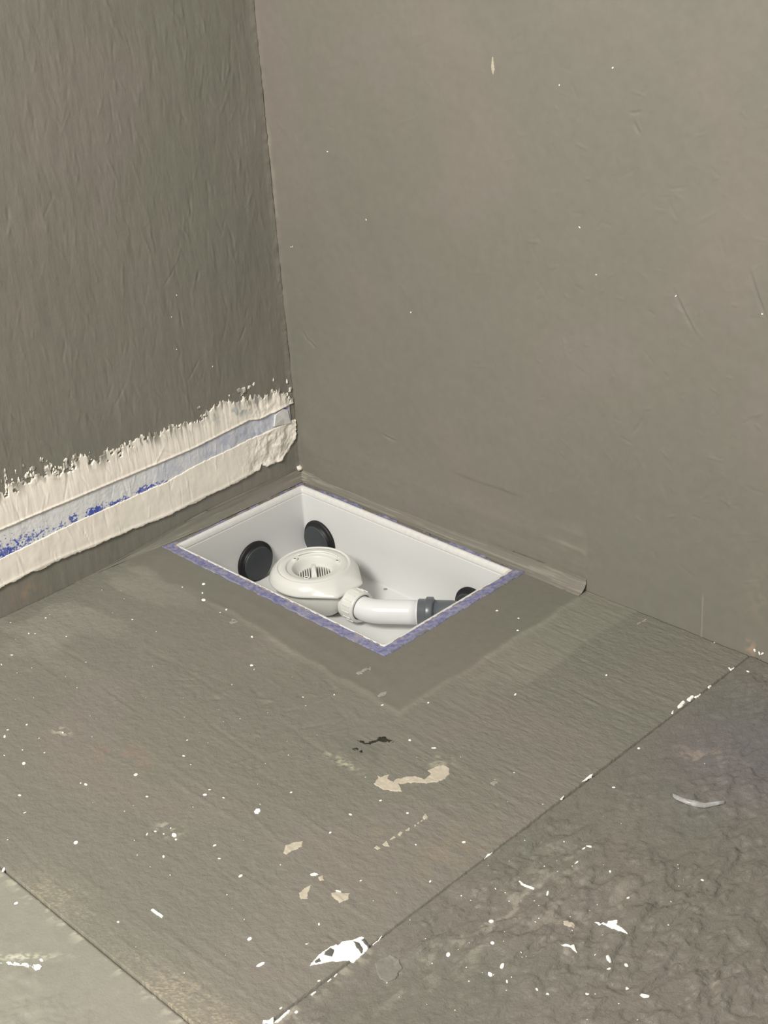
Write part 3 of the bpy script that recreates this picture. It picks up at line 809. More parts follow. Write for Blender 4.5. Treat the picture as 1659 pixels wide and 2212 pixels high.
# fleece collar lying round the rim
def fleece_in(U, V):
    j = .0040 * (fbm(U * 90, V * 90, 181, 3) - .5)
    jb = .0048 * (fbm(U * 60, V * 60, 185, 3) - .5)
    wl = .0050; wf = .0165; wr = .0185; wb = .0055
    # the coat covers the fleece unevenly on the two wall sides
    cl = .006 * sstep(.35, .6, fbm(U * 25, V * 25, 187, 2)) - .003
    x0 = TX0 - wl - j - cl * .8; x1 = TX1 + wr + jb; y0 = TY0 - wf - jb; y1 = TY1 + wb + j + cl * .8
    out = (U > x0 - .006 * sstep(TY0 + .02, TY0, V)) & (U < x1) & (V > y0) & (V < y1)
    inn = (U > TX0 + .001) & (U < TX1 - .001) & (V > TY0 + .001) & (V < TY1 - .001)
    return out & ~inn
def fleece_col(u, v):
    n = fbm(u * 240, v * 240, 191, 3); n2 = fbm(u * 120, v * 120, 195, 3)
    a = np.array([.245, .24, .35]); b = np.array([.160, .165, .32]); c = np.array([.33, .32, .39])
    col = a[None] + (b - a)[None] * sstep(.45, .68, n)[:, None]
    col = col + (c - col) * (sstep(.52, .75, n2) * .7)[:, None]
    g = np.array([.165, .16, .135])
    e = np.maximum(np.maximum(TX0 - u, u - TX1), np.maximum(TY0 - v, v - TY1))
    side = ((u < TX0) & (v > TY0 + .01)) | ((v > TY1) & (u < TX1))
    k = sstep(.50, .72, fbm(u * 75, v * 75, 197, 3)) * .85 * np.where(side, 1.2, sstep(.008, .017, e) * .7)
    return col + (g - col) * np.clip(k, 0, 1)[:, None]
fl = patch('fleece_collar', (TX0 - .022, TX1 + .028, TY0 - .028, TY1 + .016), .00095, fleece_in, FB, lambda U, V: .0010 + .0007 * fbm(U * 240, V * 240, 199, 2),
           on_floor, M['fleece'], box, fleece_col, .5)
fl['label'] = 'lilac felt-like fleece edge'
# dirt caught on the outer side of the rim
def rim_dirt_in(U, V):
    e = np.maximum(np.maximum(TX0 - U, U - TX1), np.maximum(TY0 - V, V - TY1))
    dens = fbm(U * 150, V * 150, 201, 3)
    th = np.where((U > TX1 - .004) , .52, .57)
    th = np.where((U < TX0 + .004) & (V > TY0 + .02) | (V > TY1 - .004), .60, th)
    return (e > -.0014) & (e < .0008) & (dens > th)
d = patch('rim_dirt', (TX0 - .002, TX1 + .002, TY0 - .002, TY1 + .002), .0006, rim_dirt_in, lambda U, V: U * 0 + .0016, lambda U, V: U * 0 + .0007, on_floor, M['dirt'], box)
d['kind'] = 'stuff'
d['label'] = 'brown dirt along the rim'
# screw through the bottom
scx, scy = .2429, -.0400
s = link('screw', lathe([(.0005, .0016), (.0026, .0013), (.0032, .0006), (.0032, -.001)], (scx, scy, DEPTH), 'z', 20), M['screw'], box)


def cap(c, ax, label):
    """round blanking cap: rubber collar and a proud smooth face"""
    o = empty('blanking_cap', c)
    tag(o, label, 'cap', 'round black caps in the walls of the white box')
    prof = [(.0385, 0.0), (.0385, .0030), (.0378, .0042), (.0360, .0052), (.0325, .0062), (.0312, .0072), (.0308, .0098), (.0290, .0098), (.0290, 0.0)]
    link('rubber_collar', lathe(prof, c, ax, 72), M['rubber'], o)
    prof = [(.0300, .0070), (.0306, .0100), (.0306, .0112), (.0300, .0120), (.0285, .0124), (.0010, .0122)]
    link('face_plate', lathe(prof, c, ax, 72), M['cap'], o)
    return o


XL = TX0 + LIP_IN + .0016; YB = TY1 - LIP_IN - .0016
cap((XL, -.1552, -.0935), 'x', 'black round cap in the short left wall of the white box')
cap((.0760, YB, -.0905), 'y', 'black round cap in the long back wall beside the inner corner')
cap((.4420, YB, -.0930), 'y', 'black round cap half hidden behind the rim near the grey pipe')

# ------------------------------------------------------------------ drain trap
DC = Vector((.187, -.148, 0))
drain = empty('drain_trap', (DC.x, DC.y, DEPTH))
tag(drain, 'ivory plastic drain trap with slotted round inlet standing in the white box', 'drain')
NSEG = 96


def hull(r, nx, hw, z, cx=DC.x, cy=DC.y):
    """outline of a circle drawn out to a flat nose at x = cx + nx, sampled by angle"""
    pts = []
    # tangent polygon: support from the corner points
    corners = [(nx, hw), (nx, -hw)]
    import itertools
    circ = [(r * math.cos(2 * math.pi * k / 360), r * math.sin(2 * math.pi * k / 360)) for k in range(360)]
    P = sorted(set(circ + corners))
    def half(P):
        h = []
        for p in P:
            while len(h) >= 2 and (h[-1][0] - h[-2][0]) * (p[1] - h[-2][1]) - (h[-1][1] - h[-2][1]) * (p[0] - h[-2][0]) <= 0: h.pop()
            h.append(p)
        return h
    lo = half(P); hi = half(P[::-1]); hp = lo[:-1] + hi[:-1]
    for k in range(NSEG):
        a = 2 * math.pi * k / NSEG; dx, dy = math.cos(a), math.sin(a); best = r
        for i in range(len(hp)):
            x1, y1 = hp[i]; x2, y2 = hp[(i + 1) % len(hp)]
            ex, ey = x2 - x1, y2 - y1; det = dx * -ey + dy * ex
            if abs(det) < 1e-12: continue
            t = (x1 * -ey + y1 * ex) / det; s_ = (dx * y1 - dy * x1) / det
            if t > 0 and -1e-6 <= s_ <= 1 + 1e-6: best = max(t, 0); break
        pts.append((cx + best * dx, cy + best * dy))
    return (pts, z)


ZT = -.050
rings = [hull(.040, .040, .0, DEPTH), hull(.047, .050, .012, DEPTH + .002), hull(.056, .066, .020, -.112), hull(.0645, .078, .024, -.095), hull(.0685, .083, .0255, -.080), hull(.0690, .0835, .026, -.0722),
         hull(.0745, .0870, .0285, -.0716), hull(.0760, .0880, .0290, -.0695), hull(.0755, .0870, .0285, -.0672), hull(.0745, .0845, .027, -.0650), hull(.0735, .0815, .0255, -.0630), hull(.0715, .077, .022, -.0590),
         hull(.0690, .071, .016, -.0560), hull(.0660, .066, .0, -.0532), hull(.0635, .0635, .0, -.0512), hull(.0622, .0622, .0, -.0500), hull(.0605, .0605, .0, -.0500)]
V, Fc, n = ring_loft('body', rings)
Fc.append(tuple(range(n)))
k0 = (len(rings) - 1) * n
# top deck with stepped recess and cup, turned
deck = [(.0596, -.0507), (.0588, -.0517), (.0580, -.0517), (.0572, -.0506), (.0475, -.0506), (.0462, -.0512), (.0458, -.0535), (.0440, -.0542), (.0372, -.0542), (.0362, -.0548), (.0355, -.0560), (.0338, -.0640), (.0318, -.0700), (.0292, -.0740), (.0010, -.0742)]
base = len(V)
prev = k0
for r, z in deck:
    st = len(V)
    for k in range(n):
        a = 2 * math.pi * k / n
        V.append((DC.x + r * math.cos(a), DC.y + r * math.sin(a), z))
    for k in range(n):
        k2 = (k + 1) % n
        Fc.append((prev + k, prev + k2, st + k2, st + k))
    prev = st
Fc.append(tuple(prev + k for k in range(n)))
me = mesh_py('body', V, Fc)
body = link('body', me, M['ivory'], drain)
# raised ledge on the nose shoulder
me = box_mesh('shoulder_ledge', (DC.x + .064, DC.y - .0235, -.0660), (DC.x + .0775, DC.y + .0235, -.0592), .0022)
link('shoulder_ledge', me, M['ivory'], drain)
# outlet stub and collar
me = tube([(DC.x + .050, DC.y + .0015, -.0925), (DC.x + .080, DC.y + .0015, -.0925), (DC.x + .0815, DC.y + .0015, -.0925), (DC.x + .085, DC.y + .0015, -.0925), (DC.x + .0865, DC.y + .0015, -.0925)], [.0235, .0238, .0265, .0265, .0255], 48, name='outlet')
link('outlet', me, M['ivory'], drain)
# screw holes
for a in (62, 185, 302):
    hx, hy = DC.x + .0418 * math.cos(math.radians(a)), DC.y + .0418 * math.sin(math.radians(a))
    boss = link('screw_boss', lathe([(.0047, -.0060), (.0047, -.0004), (.0042, .0000), (.0024, .0000), (.0022, -.0004), (.0022, -.0045), (.0001, -.0045)], (hx, hy, -.0506), 'z', 24), M['ivory'], drain)
    link('screw_hole', lathe([(.0021, -.0004), (.0021, -.0044), (.0001, -.0044)][::-1] if False else [(.0001, -.0010), (.0021, -.0010), (.0021, -.0040), (.0001, -.0040)], (hx, hy, -.0506), 'z', 20), M['hole'], boss)
# raised arc between two of the holes
path = []
for k in range(25):
    a = math.radians(75 + (172 - 75) * k / 24)
    path.append((DC.x + .0462 * math.cos(a), DC.y + .0462 * math.sin(a), -.0507))
link('arc_rib', tube(path, .0018, 10, name='arc_rib'), M['ivory'], drain)
# strainer in the cup: ribs either side of a grip fin
st = link('strainer', lathe([(.0288, -.0745), (.0288, -.0728), (.0010, -.0728)], (DC.x, DC.y, 0), 'z', 48), M['slot'], drain)
fd = Vector((.77, -.638, 0)).normalized(); fn = Vector((-fd.y, fd.x, 0))
cs = DC + Vector((-.004, .003, 0))
rib_me = None
for k in range(-6, 7):
    if abs(k) < 1: continue
    off = k * .0040
    half_l = math.sqrt(max(.0285 ** 2 - off ** 2, 1e-6)) - .001
    c = DC + fn * off
    b = box_mesh('rib', (-half_l, -.0011, -.0730), (half_l, .0011, -.0682), .0004)
    b.transform(Matrix.Translation((c.x, c.y, 0)) @ Matrix.Rotation(math.atan2(fd.y, fd.x), 4, 'Z'))
    link('rib', b, M['ivory'], st)
# fin: a thin rounded arch along fd
V = []; Fc = []
N = 20
for s_ in (-1, 1):
    for k in range(N + 1):
        a = math.pi * k / N
        p = DC + fd * (-.021 * math.cos(a) - .004) + fn * (s_ * (.0050 - .0022 * math.sin(a)))
        V.append((p.x, p.y, -.0735 + .0185 * math.sin(a) ** .8))
for k in range(N):
    Fc.append((k, k + 1, N + 1 + k + 1, N + 1 + k))
Fc.append(tuple(range(N + 1))); Fc.append(tuple(range(N + 1, 2 * N + 2)))
me = mesh_py('grip_fin', V, Fc)
fin = link('grip_fin', me, M['ivory'], st, smooth=False)
# union nut with grip bars
OY = DC.y + .0015; OZ = -.0925
NX = DC.x + .0865
nut = link('union_nut', lathe([(.0180, .0000), (.0268, .0000), (.0276, .0008), (.0276, .0040), (.0268, .0050), (.0266, .0215), (.0258, .0250), (.0246, .0262), (.0222, .0262), (.0212, .0250), (.0212, .0140)], (NX, OY, OZ), 'x', 64), M['ivory'], drain)
for k in range(16):
    a = 2 * math.pi * k / 16
    b = box_mesh('grip_bar', (.0052, .0258, -.0009), (.0212, .0279, .0009), .0003)
    b.transform(Matrix.Translation((NX, OY, OZ)) @ Matrix.Rotation(a, 4, 'X'))
    link('grip_bar', b, M['ivory'], nut)

# ------------------------------------------------------------------ pipes
# white bend leaving the nut
P0 = Vector((NX + .012, OY, OZ)); path = []
bend = math.radians(37); Rb = .055
x0 = NX + .0285
path.append(P0); path.append(Vector((x0, OY, OZ)))
for k in range(1, 13):
    a = bend * k / 12
    path.append(Vector((x0 + Rb * math.sin(a), OY + Rb * (1 - math.cos(a)), OZ + .0012 * k / 12)))
dirp = Vector((math.cos(bend), math.sin(bend), 0))
e0 = path[-1]
Lw = .0585
for k in range(1, 5):
    path.append(e0 + dirp * (Lw * k / 4))
e1 = path[-1]
pipe = empty('pipe_bend', (e0.x, e0.y, DEPTH))
tag(pipe, 'glossy white curved waste pipe between the ivory drain nut and grey socket', 'pipe')
link('pipe_wall', tube(path, .0198, 48, name='pipe_wall'), M['white'], pipe)
link('end_bead', tube([e1 - dirp * .0022, e1 - dirp * .0018, e1 - dirp * .0004, e1], [.0199, .0207, .0207, .0202], 48, name='end_bead'), M['white'], pipe)
# grey socket pipe and elbow running on to the right wall of the box
gp = empty('socket_pipe', (e1.x + .02, e1.y + .01, DEPTH))
tag(gp, 'dark grey plastic pipe with a ribbed socket at the right end of the box', 'pipe')
sock = [(0, .0216), (.0005, .0222), (.0105, .0222), (.0122, .0236), (.0128, .0252), (.0140, .0256), (.0225, .0256), (.0238, .0250), (.0245, .0228), (.0260, .0216)]
link('socket', tube([e1 + dirp * (.0004 + s_) for s_, r in sock], [r for s_, r in sock], 48, name='socket'), M['grey'], gp)
q0 = e1 + dirp * .024
path = [q0, q0 + dirp * .028]
e2 = path[-1]
Rb = .03
for k in range(1, 9):
    a = bend * k / 8
    nrm_ = Vector((math.sin(bend), -math.cos(bend), 0))
    path.append(e2 + nrm_ * Rb * (1 - math.cos(a)) + dirp * Rb * math.sin(a))
e3 = path[-1]
path.append(Vector((TX1 - LIP_IN - .001, e3.y, e3.z)))
link('pipe_wall', tube(path, .0205, 48, name='pipe_wall'), M['grey'], gp)

# ------------------------------------------------------------------ cream filler band on the left wall
band = empty('filler_band', (0, -.30, .12))
tag(band, 'ragged cream filler band with a blue fleece strip low on the left wall', 'filler')


def curve(pts):
    p = np.array(sorted(pts)); return lambda y: np.interp(y, p[:, 0], p[:, 1])


top_c = curve([(-3.4, .205), (-.70, .203), (-.60, .205), (-.5823, .2071), (-.5594, .2082), (-.5369, .2146), (-.5161, .2116), (-.4971, .2163), (-.4688, .2021), (-.4566, .2078), (-.4429, .2112), (-.40, .199), (-.33, .196),
               (-.2336, .1950), (-.2152, .1894), (-.1898, .1932), (-.1586, .2007), (-.1333, .1991), (-.0967, .1895), (-.0661, .182), (-.037, .1866), (-.0171, .1726), (-.0047, .1552), (-.0002, .1313), (.01, .12)])
bot_c = curve([(-3.4, .049), (-.6157, .0489), (-.5613, .0511), (-.5056, .0516), (-.4623, .0491), (-.4295, .0479), (-.3522, .0447), (-.2969, .0424), (-.2171, .0450), (-.1817, .0437), (-.1376, .0472), (-.093, .0481), (-.0865, .0562), (-.0785, .0486),
               (-.0439, .0476), (-.0239, .0599), (-.0062, .0823), (-.0002, .1313), (.01, .14)])
stt_c = curve([(-3.4, .1415), (-.5961, .1415), (-.4468, .1414), (-.2809, .1398), (-.2229, .1400), (-.1043, .1468), (-.0806, .1410), (-.0297, .1446), (.01, .1446)])
stb_c = curve([(-3.4, .095), (-.6055, .0971), (-.4578, .1032), (-.2869, .1036), (-.2276, .1099), (-.093, .1139), (-.0642, .1153), (.01, .1140)])
ISL = [(-.1376, .2049, .004, .003), (-.128, .2043, .005, .004), (-.1138, .2039, .008, .006), (-.105, .2040, .006, .004), (-.0948, .2032, .006, .004), (-.0831, .2064, .0025, .003), (-.0068, .175, .0035, .006), (-.2032, .2034, .003, .003), (-.0116, .1869, .0018, .004),
       (-.0405, .2009, .0012, .003), (-.5037, .2239, .004, .004), (-.5363, .2261, .002, .003), (-.5513, .2218, .0015, .004), (-.464, .208, .003, .003), (-.5224, .2158, .004, .003), (-.5681, .2249, .0012, .009), (-.0030, .150, .004, .006)]


def frag(U, V):
    """how much loose edge shows: streaky vertical brush noise"""
    return fbm(U * 170, V * 22, 211, 3)


def upper_in(U, V):
    t = top_c(U)
    s = frag(U, V) - .5
    s2 = fbm(U * 120, V * 120, 215, 3) - .5
    rag = .034 * np.where(U < -.40, 1.0, .62)
    e = V - t + .002
    m = e < rag * s
    # loose fringe with gaps just under the edge on the far side
    m &= ~((V > t - .020) & (U < -.36) & (s2 > .06 + (t - V) * 6))
    m &= ~((V > t - .010) & (U >= -.36) & (s2 > .10 + (t - V) * 12))
    for (a, b, ra, rb) in ISL:
        m |= (((U - a) / ra) ** 2 + ((V - b) / rb) ** 2) < 1.15 + 5.0 * s2
    m |= (np.abs(U + .5718 - (V - .21) * .12) < .0011) & (V > .195) & (V < .232)
    corner = (U < -.0022 - .004 * (fbm(V * 120, U * 0, 217, 3) - .5))
    return m & corner & (V > stt_c(U) + .0012 * (fbm(U * 80, V * 0, 219, 2) - .5))


def lower_in(U, V):
    j = .0050 * (fbm(U * 100, U * 0 + 1, 221, 3) - .5) + .0030 * (vnoise(U * 30, U * 0, 223) - .5)
    corner = (U < -.0015 - .004 * (fbm(V * 120, U * 0, 217, 3) - .5))
    return (V > bot_c(U) + j) & (V < stb_c(U) + .0010 * (fbm(U * 90, V * 0, 225, 2) - .5)) & corner


CREAM = np.array([.90, .835, .735]); BARE = np.array([.20, .195, .165]); PALEB = np.array([.60, .61, .66])


def upper_col(u, v):
    t = top_c(u)
    k = sstep(.040, .0, t - v)
    thin = sstep(.50, .74, fbm(u * 200, v * 36, 231, 3) + .16 * (k - .6)) * k
    thin = np.maximum(thin, sstep(.48, .62, fbm(u * 110, v * 60, 233, 3)) * k * np.where(u < -.40, 1, .40) * .85)
    col = CREAM[None] + (BARE - CREAM)[None] * np.clip(thin, 0, .85)[:, None]
    pb = np.exp(-(((u + .13) / .05) ** 2 + ((v - .172) / .012) ** 2)) * sstep(.5, .66, fbm(u * 70, v * 50, 235, 3))
    return col + (np.array([.45, .47, .47]) - col) * np.clip(pb, 0, .8)[:, None]


def lower_col(u, v):
    n = fbm(u * 60, v * 60, 237, 3)
    return CREAM[None] * (.94 + .10 * n)[:, None]


def up_th(U, V):
    t = top_c(U)
    h = .0030 - .0018 * sstep(.045, .0, t - V) + (fbm(U * 200, V * 12, 241, 3) - .5) * .0007
    h = h + .0012 * np.exp(-((V - stt_c(U) - .002) / .0018) ** 2)
    near = sstep(-.16, -.06, U)
    h = h + near * (fbm(U * 45, V * 45, 243, 4) - .45) * .0065
    return np.maximum(h, .0006)


def lo_th(U, V):
    near = sstep(-.16, -.06, U)
    h = .0030 + (fbm(U * 25, V * 30, 245, 3) - .5) * .0014 + near * (fbm(U * 48, V * 48, 247, 4) - .45) * .0080
    h = h + .0008 * np.exp(-((V - bot_c(U) - .004) / .003) ** 2)
    return np.maximum(h, .0008)


patch('filler_coat', (-1.25, 0.0, .125, .236), .001, upper_in, FL, up_th, on_left, M['plaster'], band, upper_col, .25)
patch('filler_coat', (-1.25, 0.0, .038, .140), .001, lower_in, FL, lo_th, on_left, M['plaster'], band, lower_col, .35)
# the band runs on along the wall beyond the picture
for (a, b) in ((.049, .0985), (.1415, .203)):
    link('filler_coat', box_mesh('filler_coat', (.0002, -3.2, a), (.0032, -1.2485, b), .0008), plain('cream_filler_plain', (.87, .81, .71), .75, .3, (220, .35, .0006), .03, 40), band, False)

BLUE = [(-.598, .030, .42, 1.0), (-.560, .040, .62, .62), (-.60, .03, .80, .55), (-.500, .018, .30, .62), (-.471, .009, .42, .9), (-.430, .022, .38, 1.05), (-.384, .024, .22, .75), (-.329, .024, .36, .85), (-.30, .02, .18, .5), (-.66, .05, .45, .8), (-.78, .06, .3, .7), (-.93, .05, .5, .8), (-1.08, .06, .35, .8), (-1.2, .05, .5, .7)]


def tape_in(U, V):
    return (V > stb_c(U) - .006) & (V < stt_c(U) + .006) & (U < -.012)


def tape_col(u, v):
    s = (v - stb_c(u)) / (stt_c(u) - stb_c(u))
    n = fbm(u * 330 + v * 200, v * 330 - u * 120, 251, 3); n2 = fbm(u * 70, v * 70, 255, 3)
    d = np.zeros_like(u)
    for (c, hw, top, dens) in BLUE:
        d = np.maximum(d, dens * np.exp(-((u - c) / hw) ** 4) * sstep(top * 1.25, top * .35, s))
    b = sstep(.56, .68, n + .55 * (d - .42) + .10 * (n2 - .5)) * (d > .03)
    pale = np.array([.76, .76, .75])[None] + (np.array([.50, .52, .62]) - np.array([.76, .76, .75]))[None] * (sstep(-.40, -.08, u) * (.45 + .55 * n2) + .30 * sstep(.55, .7, n2))[:, None]
    deep = np.array([.075, .115, .44])
    deep2 = np.array([.19, .22, .47])
    bl = deep[None] + (deep2 - deep)[None] * sstep(.4, .7, fbm(u * 160, v * 160, 257, 2))[:, None]
    col = pale + (bl - pale) * np.clip(b, 0, 1)[:, None]
    e = np.exp(-((u + .030) / .012) ** 2) * sstep(.75, .9, s)
    return col + (np.array([.16, .17, .42]) - col) * e[:, None]


patch('fleece_strip', (-1.25, -.010, .088, .156), .001, tape_in, FL, lambda U, V: .0012 + .0004 * fbm(U * 300, V * 300, 259, 2) + .0012 * sstep(.45, .7, fbm(U * 26, V * 40, 260, 2)) * sstep(-.2, -.08, U), on_left, M['tape'], band, tape_col)['label'] = 'blue fleece strip smeared with white'
link('fleece_strip', box_mesh('fleece_strip', (.0002, -3.2, .0975), (.0020, -1.2485, .1425), 0), plain('fleece_plain', (.50, .52, .60), .9, .2, (900, .5, .0006), .15, 60), band, False)
# crumpled end of the strip
fp = [(-.053, .1187), (-.0485, .1393), (-.0297, .1446), (-.0196, .1381), (-.0172, .1134), (-.0298, .1149)]
V = []
for k, (y, z) in enumerate(fp):
    V.append((.0042 + (.0030 if k in (1, 4) else .0006), y, z))
for k, (y, z) in enumerate(fp):
    V.append((.0022, y, z))
cy, cz = -.033, .129
V.append((.0075, cy, cz)); V.append((.002, cy, cz))
Fc = []
for k in range(6):
    k2 = (k + 1) % 6
    Fc += [(k, k2, 12), (k + 6, k2 + 6, 13), (k, k2, k2 + 6, k + 6)]
link('strip_end', mesh_py('strip_end', V, Fc), plain('white_tape_end', (.74, .73, .70), .6, .3, (200, .4, .001), .08, 90), band, False)

# ------------------------------------------------------------------ marks and scraps on floor and walls
def scrap(name, key, mat, label, cat, th=.0008, step=.0008, ragged=.0012, freq=220, group=None, parent=None, holes=None, gap=None, seed=301, top=0.0):
    P = OUTLINE[key] if isinstance(key, str) else key
    xs = [p[0] for p in P]; ys = [p[1] for p in P]
    def ins(U, V):
        a = U + ragged * 2 * (fbm(U * freq, V * freq, seed, 3) - .5); b = V + ragged * 2 * (fbm(U * freq, V * freq, seed + 4, 3) - .5)
        mk = in_poly(P, a, b)
        if gap is not None: mk &= fbm(U * gap[0], V * gap[0], seed + 8, 3) < gap[1]
        if holes:
            for hk in holes: mk &= ~in_poly(OUTLINE[hk], a, b)
        return mk
    o = patch(name, (min(xs) - .004, max(xs) + .004, min(ys) - .004, max(ys) + .004), step, ins, lambda U, V: floor_h(U, V) + top,
              lambda U, V: th * (.7 + .6 * fbm(U * 150, V * 150, seed + 11, 2)), on_floor, mat, parent)
    if o is not None and parent is None:
        tag(o, label, cat, group)
    return o


scrap('filler_smear', 'smear', M['filler'], 'long beige filler smear on the floor below the black dirt mark', 'smear', .0009, .0007, .0016)
scrap('dirt_mark', 'dark', M['soil'], 'black crumbly dirt mark on the floor above the beige smear', 'dirt', .0006, .0006, .0022, 300, gap=(260, .63))
scrap('dirt_mark', 'dark2', M['soil'], 'faint scattered dirt left of and below the black dirt mark', 'dirt', .0004, .0006, .002, 300, gap=(300, .52))
scrap('filler_splat', 'splat1', M['filler'], 'lone beige filler splat below the long smear', 'splat', .0006, .0007, .001)
scrap('filler_splat', 'splat2', M['filler'], 'narrow beige filler splat, left of the low pair near the floor joint', 'splat', .0006, .0007, .001)
scrap('filler_splat', 'splat3', M['filler'], 'wide beige filler splat under a short white chip', 'splat', .0006, .0007, .001)
scrap('filler_splat', 'splat4', M['filler'], 'small beige filler dab touching a white chip', 'splat', .0005, .0006, .0008)
dl = empty('filler_dots', (.825, -.58, 0))
tag(dl, 'dotted line of small beige filler dabs right of the beige splat', 'splat')
for k in range(9):
    o = scrap('dab', 'dot%d' % k, M['filler'], None, None, .0006, .0005, .0007, 260, parent=dl, seed=310 + k)
scrap('white_sliver', 'strip', M['paint'], 'straight white plastic sliver lying on the board near the open joint', 'sliver', .0012, .0005, .0)
scrap('paint_chip', 'chipA', M['paint'], 'white paint chip beside the small beige dab', 'chip', .0010, .0005, .0005)
scrap('paint_chip', 'chipB', M['paint'], 'short white chip lying above the wide beige splat', 'chip', .0010, .0005, .0003)
scrap('paint_drip', 'drip', M['paint'], 'largest round white paint drip on the middle of the board', 'drip', .0012, .0005, .0006)
fo = scrap('foil_scrap', 'flake', M['paint'], 'large torn white paint flake lying across the long floor joint', 'flake', .0012, .0006, .0008, 200, holes=['flakedark1', 'flakedark2', 'flakedark3', 'flakedark4'], top=.0002)
fo.name = 'paint_flake'
for k in (1, 2, 3, 4):
    o = scrap('grey_skin', 'flakedark%d' % k, M['soilgrey'], None, None, .0008, .0006, .0006, 240, parent=fo, seed=330 + k)
scrap('paint_chip', 'chips_bottom1', M['paint'], 'long white paint chip along the joint at the bottom edge of the picture', 'chip', .0016, .0005, .0004)
scrap('paint_chip', 'chips_bottom2', M['paint'], 'folded white paint chip at the bottom edge of the picture', 'chip', .0018, .0005, .0004)
for k, key in enumerate(('seamchips1', 'seamchips2', 'seamchips3', 'seamT')):
    scrap('paint_chip', key, M['paint'], ('second white chip down the joint from the torn flake', 'lowest of three white chips in the joint under the torn flake', 'first white chip in the joint under the torn flake', 'thin white chip in the joint above the torn flake')[k], 'chip', .0012, .0005, .0004, group='white chips caught in the long floor joint')
scrap('paint_chip', 'seamD', M['paint'], 'white chip at the joint level with the dotted beige line', 'chip', .0012, .0005, .0004, group='white chips caught in the long floor joint')
for k, key in enumerate(('cl1', 'cl2', 'cl3', 'cl4', 'cl5')):
    scrap('paint_crumb', key, M['paint'], ('lumpy white paint crumb, second lowest in the joint cluster', 'lumpy white paint crumb in the middle of the joint cluster', 'thin white crumb at the upper end of the joint cluster', 'separate white crumb above the joint cluster', 'tiny white crumb at the lower end of the joint cluster')[k], 'crumb', .0016, .0005, .0010, 300, group='white crumbs clustered along the long joint', seed=350 + k)
scrap('paint_chip', 'check', M['paint'], 'white chip shaped like a tick near the right wall foot', 'chip', .0010, .0005, .0003)
scrap('paint_chip', 'w1', M['paint'], 'jagged white chip at the joint below the crumb cluster', 'chip', .0010, .0005, .0006, group='white chips caught in the long floor joint')
scrap('paint_chip', 'w2', M['paint'], 'small white chip at the joint beside a round grey dab', 'chip', .0010, .0005, .0004, group='white chips caught in the long floor joint')
scrap('paint_splat', 'wsplat1', M['paint'], 'spiky white paint splat with a thin tail on the rough board', 'splat', .0010, .0005, .0010, 260)
scrap('paint_splat', 'wsplat2', M['paint'], 'small bent white paint splat on the rough board', 'splat', .0010, .0005, .0006, 260)
scrap('filler_splat', 'bsplat', M['filler'], 'pale beige dab on the rough board beside the spiky white splat', 'splat', .0006, .0005, .0012, 260)
scrap('white_sliver', 'wstrip', M['paint'], 'thin white sliver on the rough board near the joint', 'sliver', .0010, .0004, .0004)
scrap('paint_streak', 'wstreak', M['paint'], 'spattered white paint streak on the lower left board', 'streak', .0008, .0005, .0016, 320, gap=(330, .50))
scrap('paint_drip', [(.6765, -1.0015), (.6788, -.9968), (.6835, -.9965), (.6858, -1.0005), (.6835, -1.0045), (.6788, -1.0048)], M['paint'], 'round white paint drip ending the streak on the lower left board', 'drip', .0012, .0005, .0006, top=.0006)
scrap('filler_disc', 'disc', M['greydisc'], 'flat round grey filler blob beside the torn white flake', 'filler', .0012, .0007, .0035, 70)
for k, key in enumerate(('lp', 'lp2', 'lp3', 'lp4', 'lp5')):
    scrap('filler_splat', key, M['greyfiller'], ('pale grey smear in front of the long side of the box', 'pale grey smear below the front corner of the box', 'pale grey dabs on the ridge below the front corner', 'pointed pale smear at the foot of the right wall', 'small pale dab right of the long beige smear')[k], 'smear', .0006, .0006, .0014, 200, gap=(150, .58), seed=370 + k)

# curved sliver of clear plastic lying on the rough board
arc = OUTLINE['arc']
nn = len(arc) // 2
V = []; Fc = []
for k in range(nn):
    a = np.array(arc[k]); b = np.array(arc[-1 - k])
    for j in range(5):
        f = j / 4
        p = a * (1 - f) + b * f
        z = float(floor_h(p[0:1], p[1:2])[0])
        V.append((p[0], p[1], z + .0012 + .0030 * math.sin(math.pi * f)))
for k in range(nn):
    for j in range(5):
        x, y, z = V[k * 5 + j]; V.append((x, y, z - .0007))
o5 = nn * 5
for k in range(nn - 1):
    for j in range(4):
        i = k * 5 + j
        Fc += [(i, i + 1, i + 6, i + 5), (o5 + i, o5 + i + 5, o5 + i + 6, o5 + i + 1)]
    Fc += [(k * 5, k * 5 + 5, o5 + k * 5 + 5, o5 + k * 5), (k * 5 + 4, o5 + k * 5 + 4, o5 + k * 5 + 9, k * 5 + 9)]
for e in (0, nn - 1):
    for j in range(4):
        i = e * 5 + j
        Fc.append((i, i + 1, o5 + i + 1, o5 + i))
tag(link('plastic_sliver', mesh_py('plastic_sliver', V, Fc), M['clear']), 'curved clear plastic sliver lying on the rough board', 'sliver')

# tiny paint specks, too small to pick apart
V = []; Fc = []
r_ = random.Random(11)


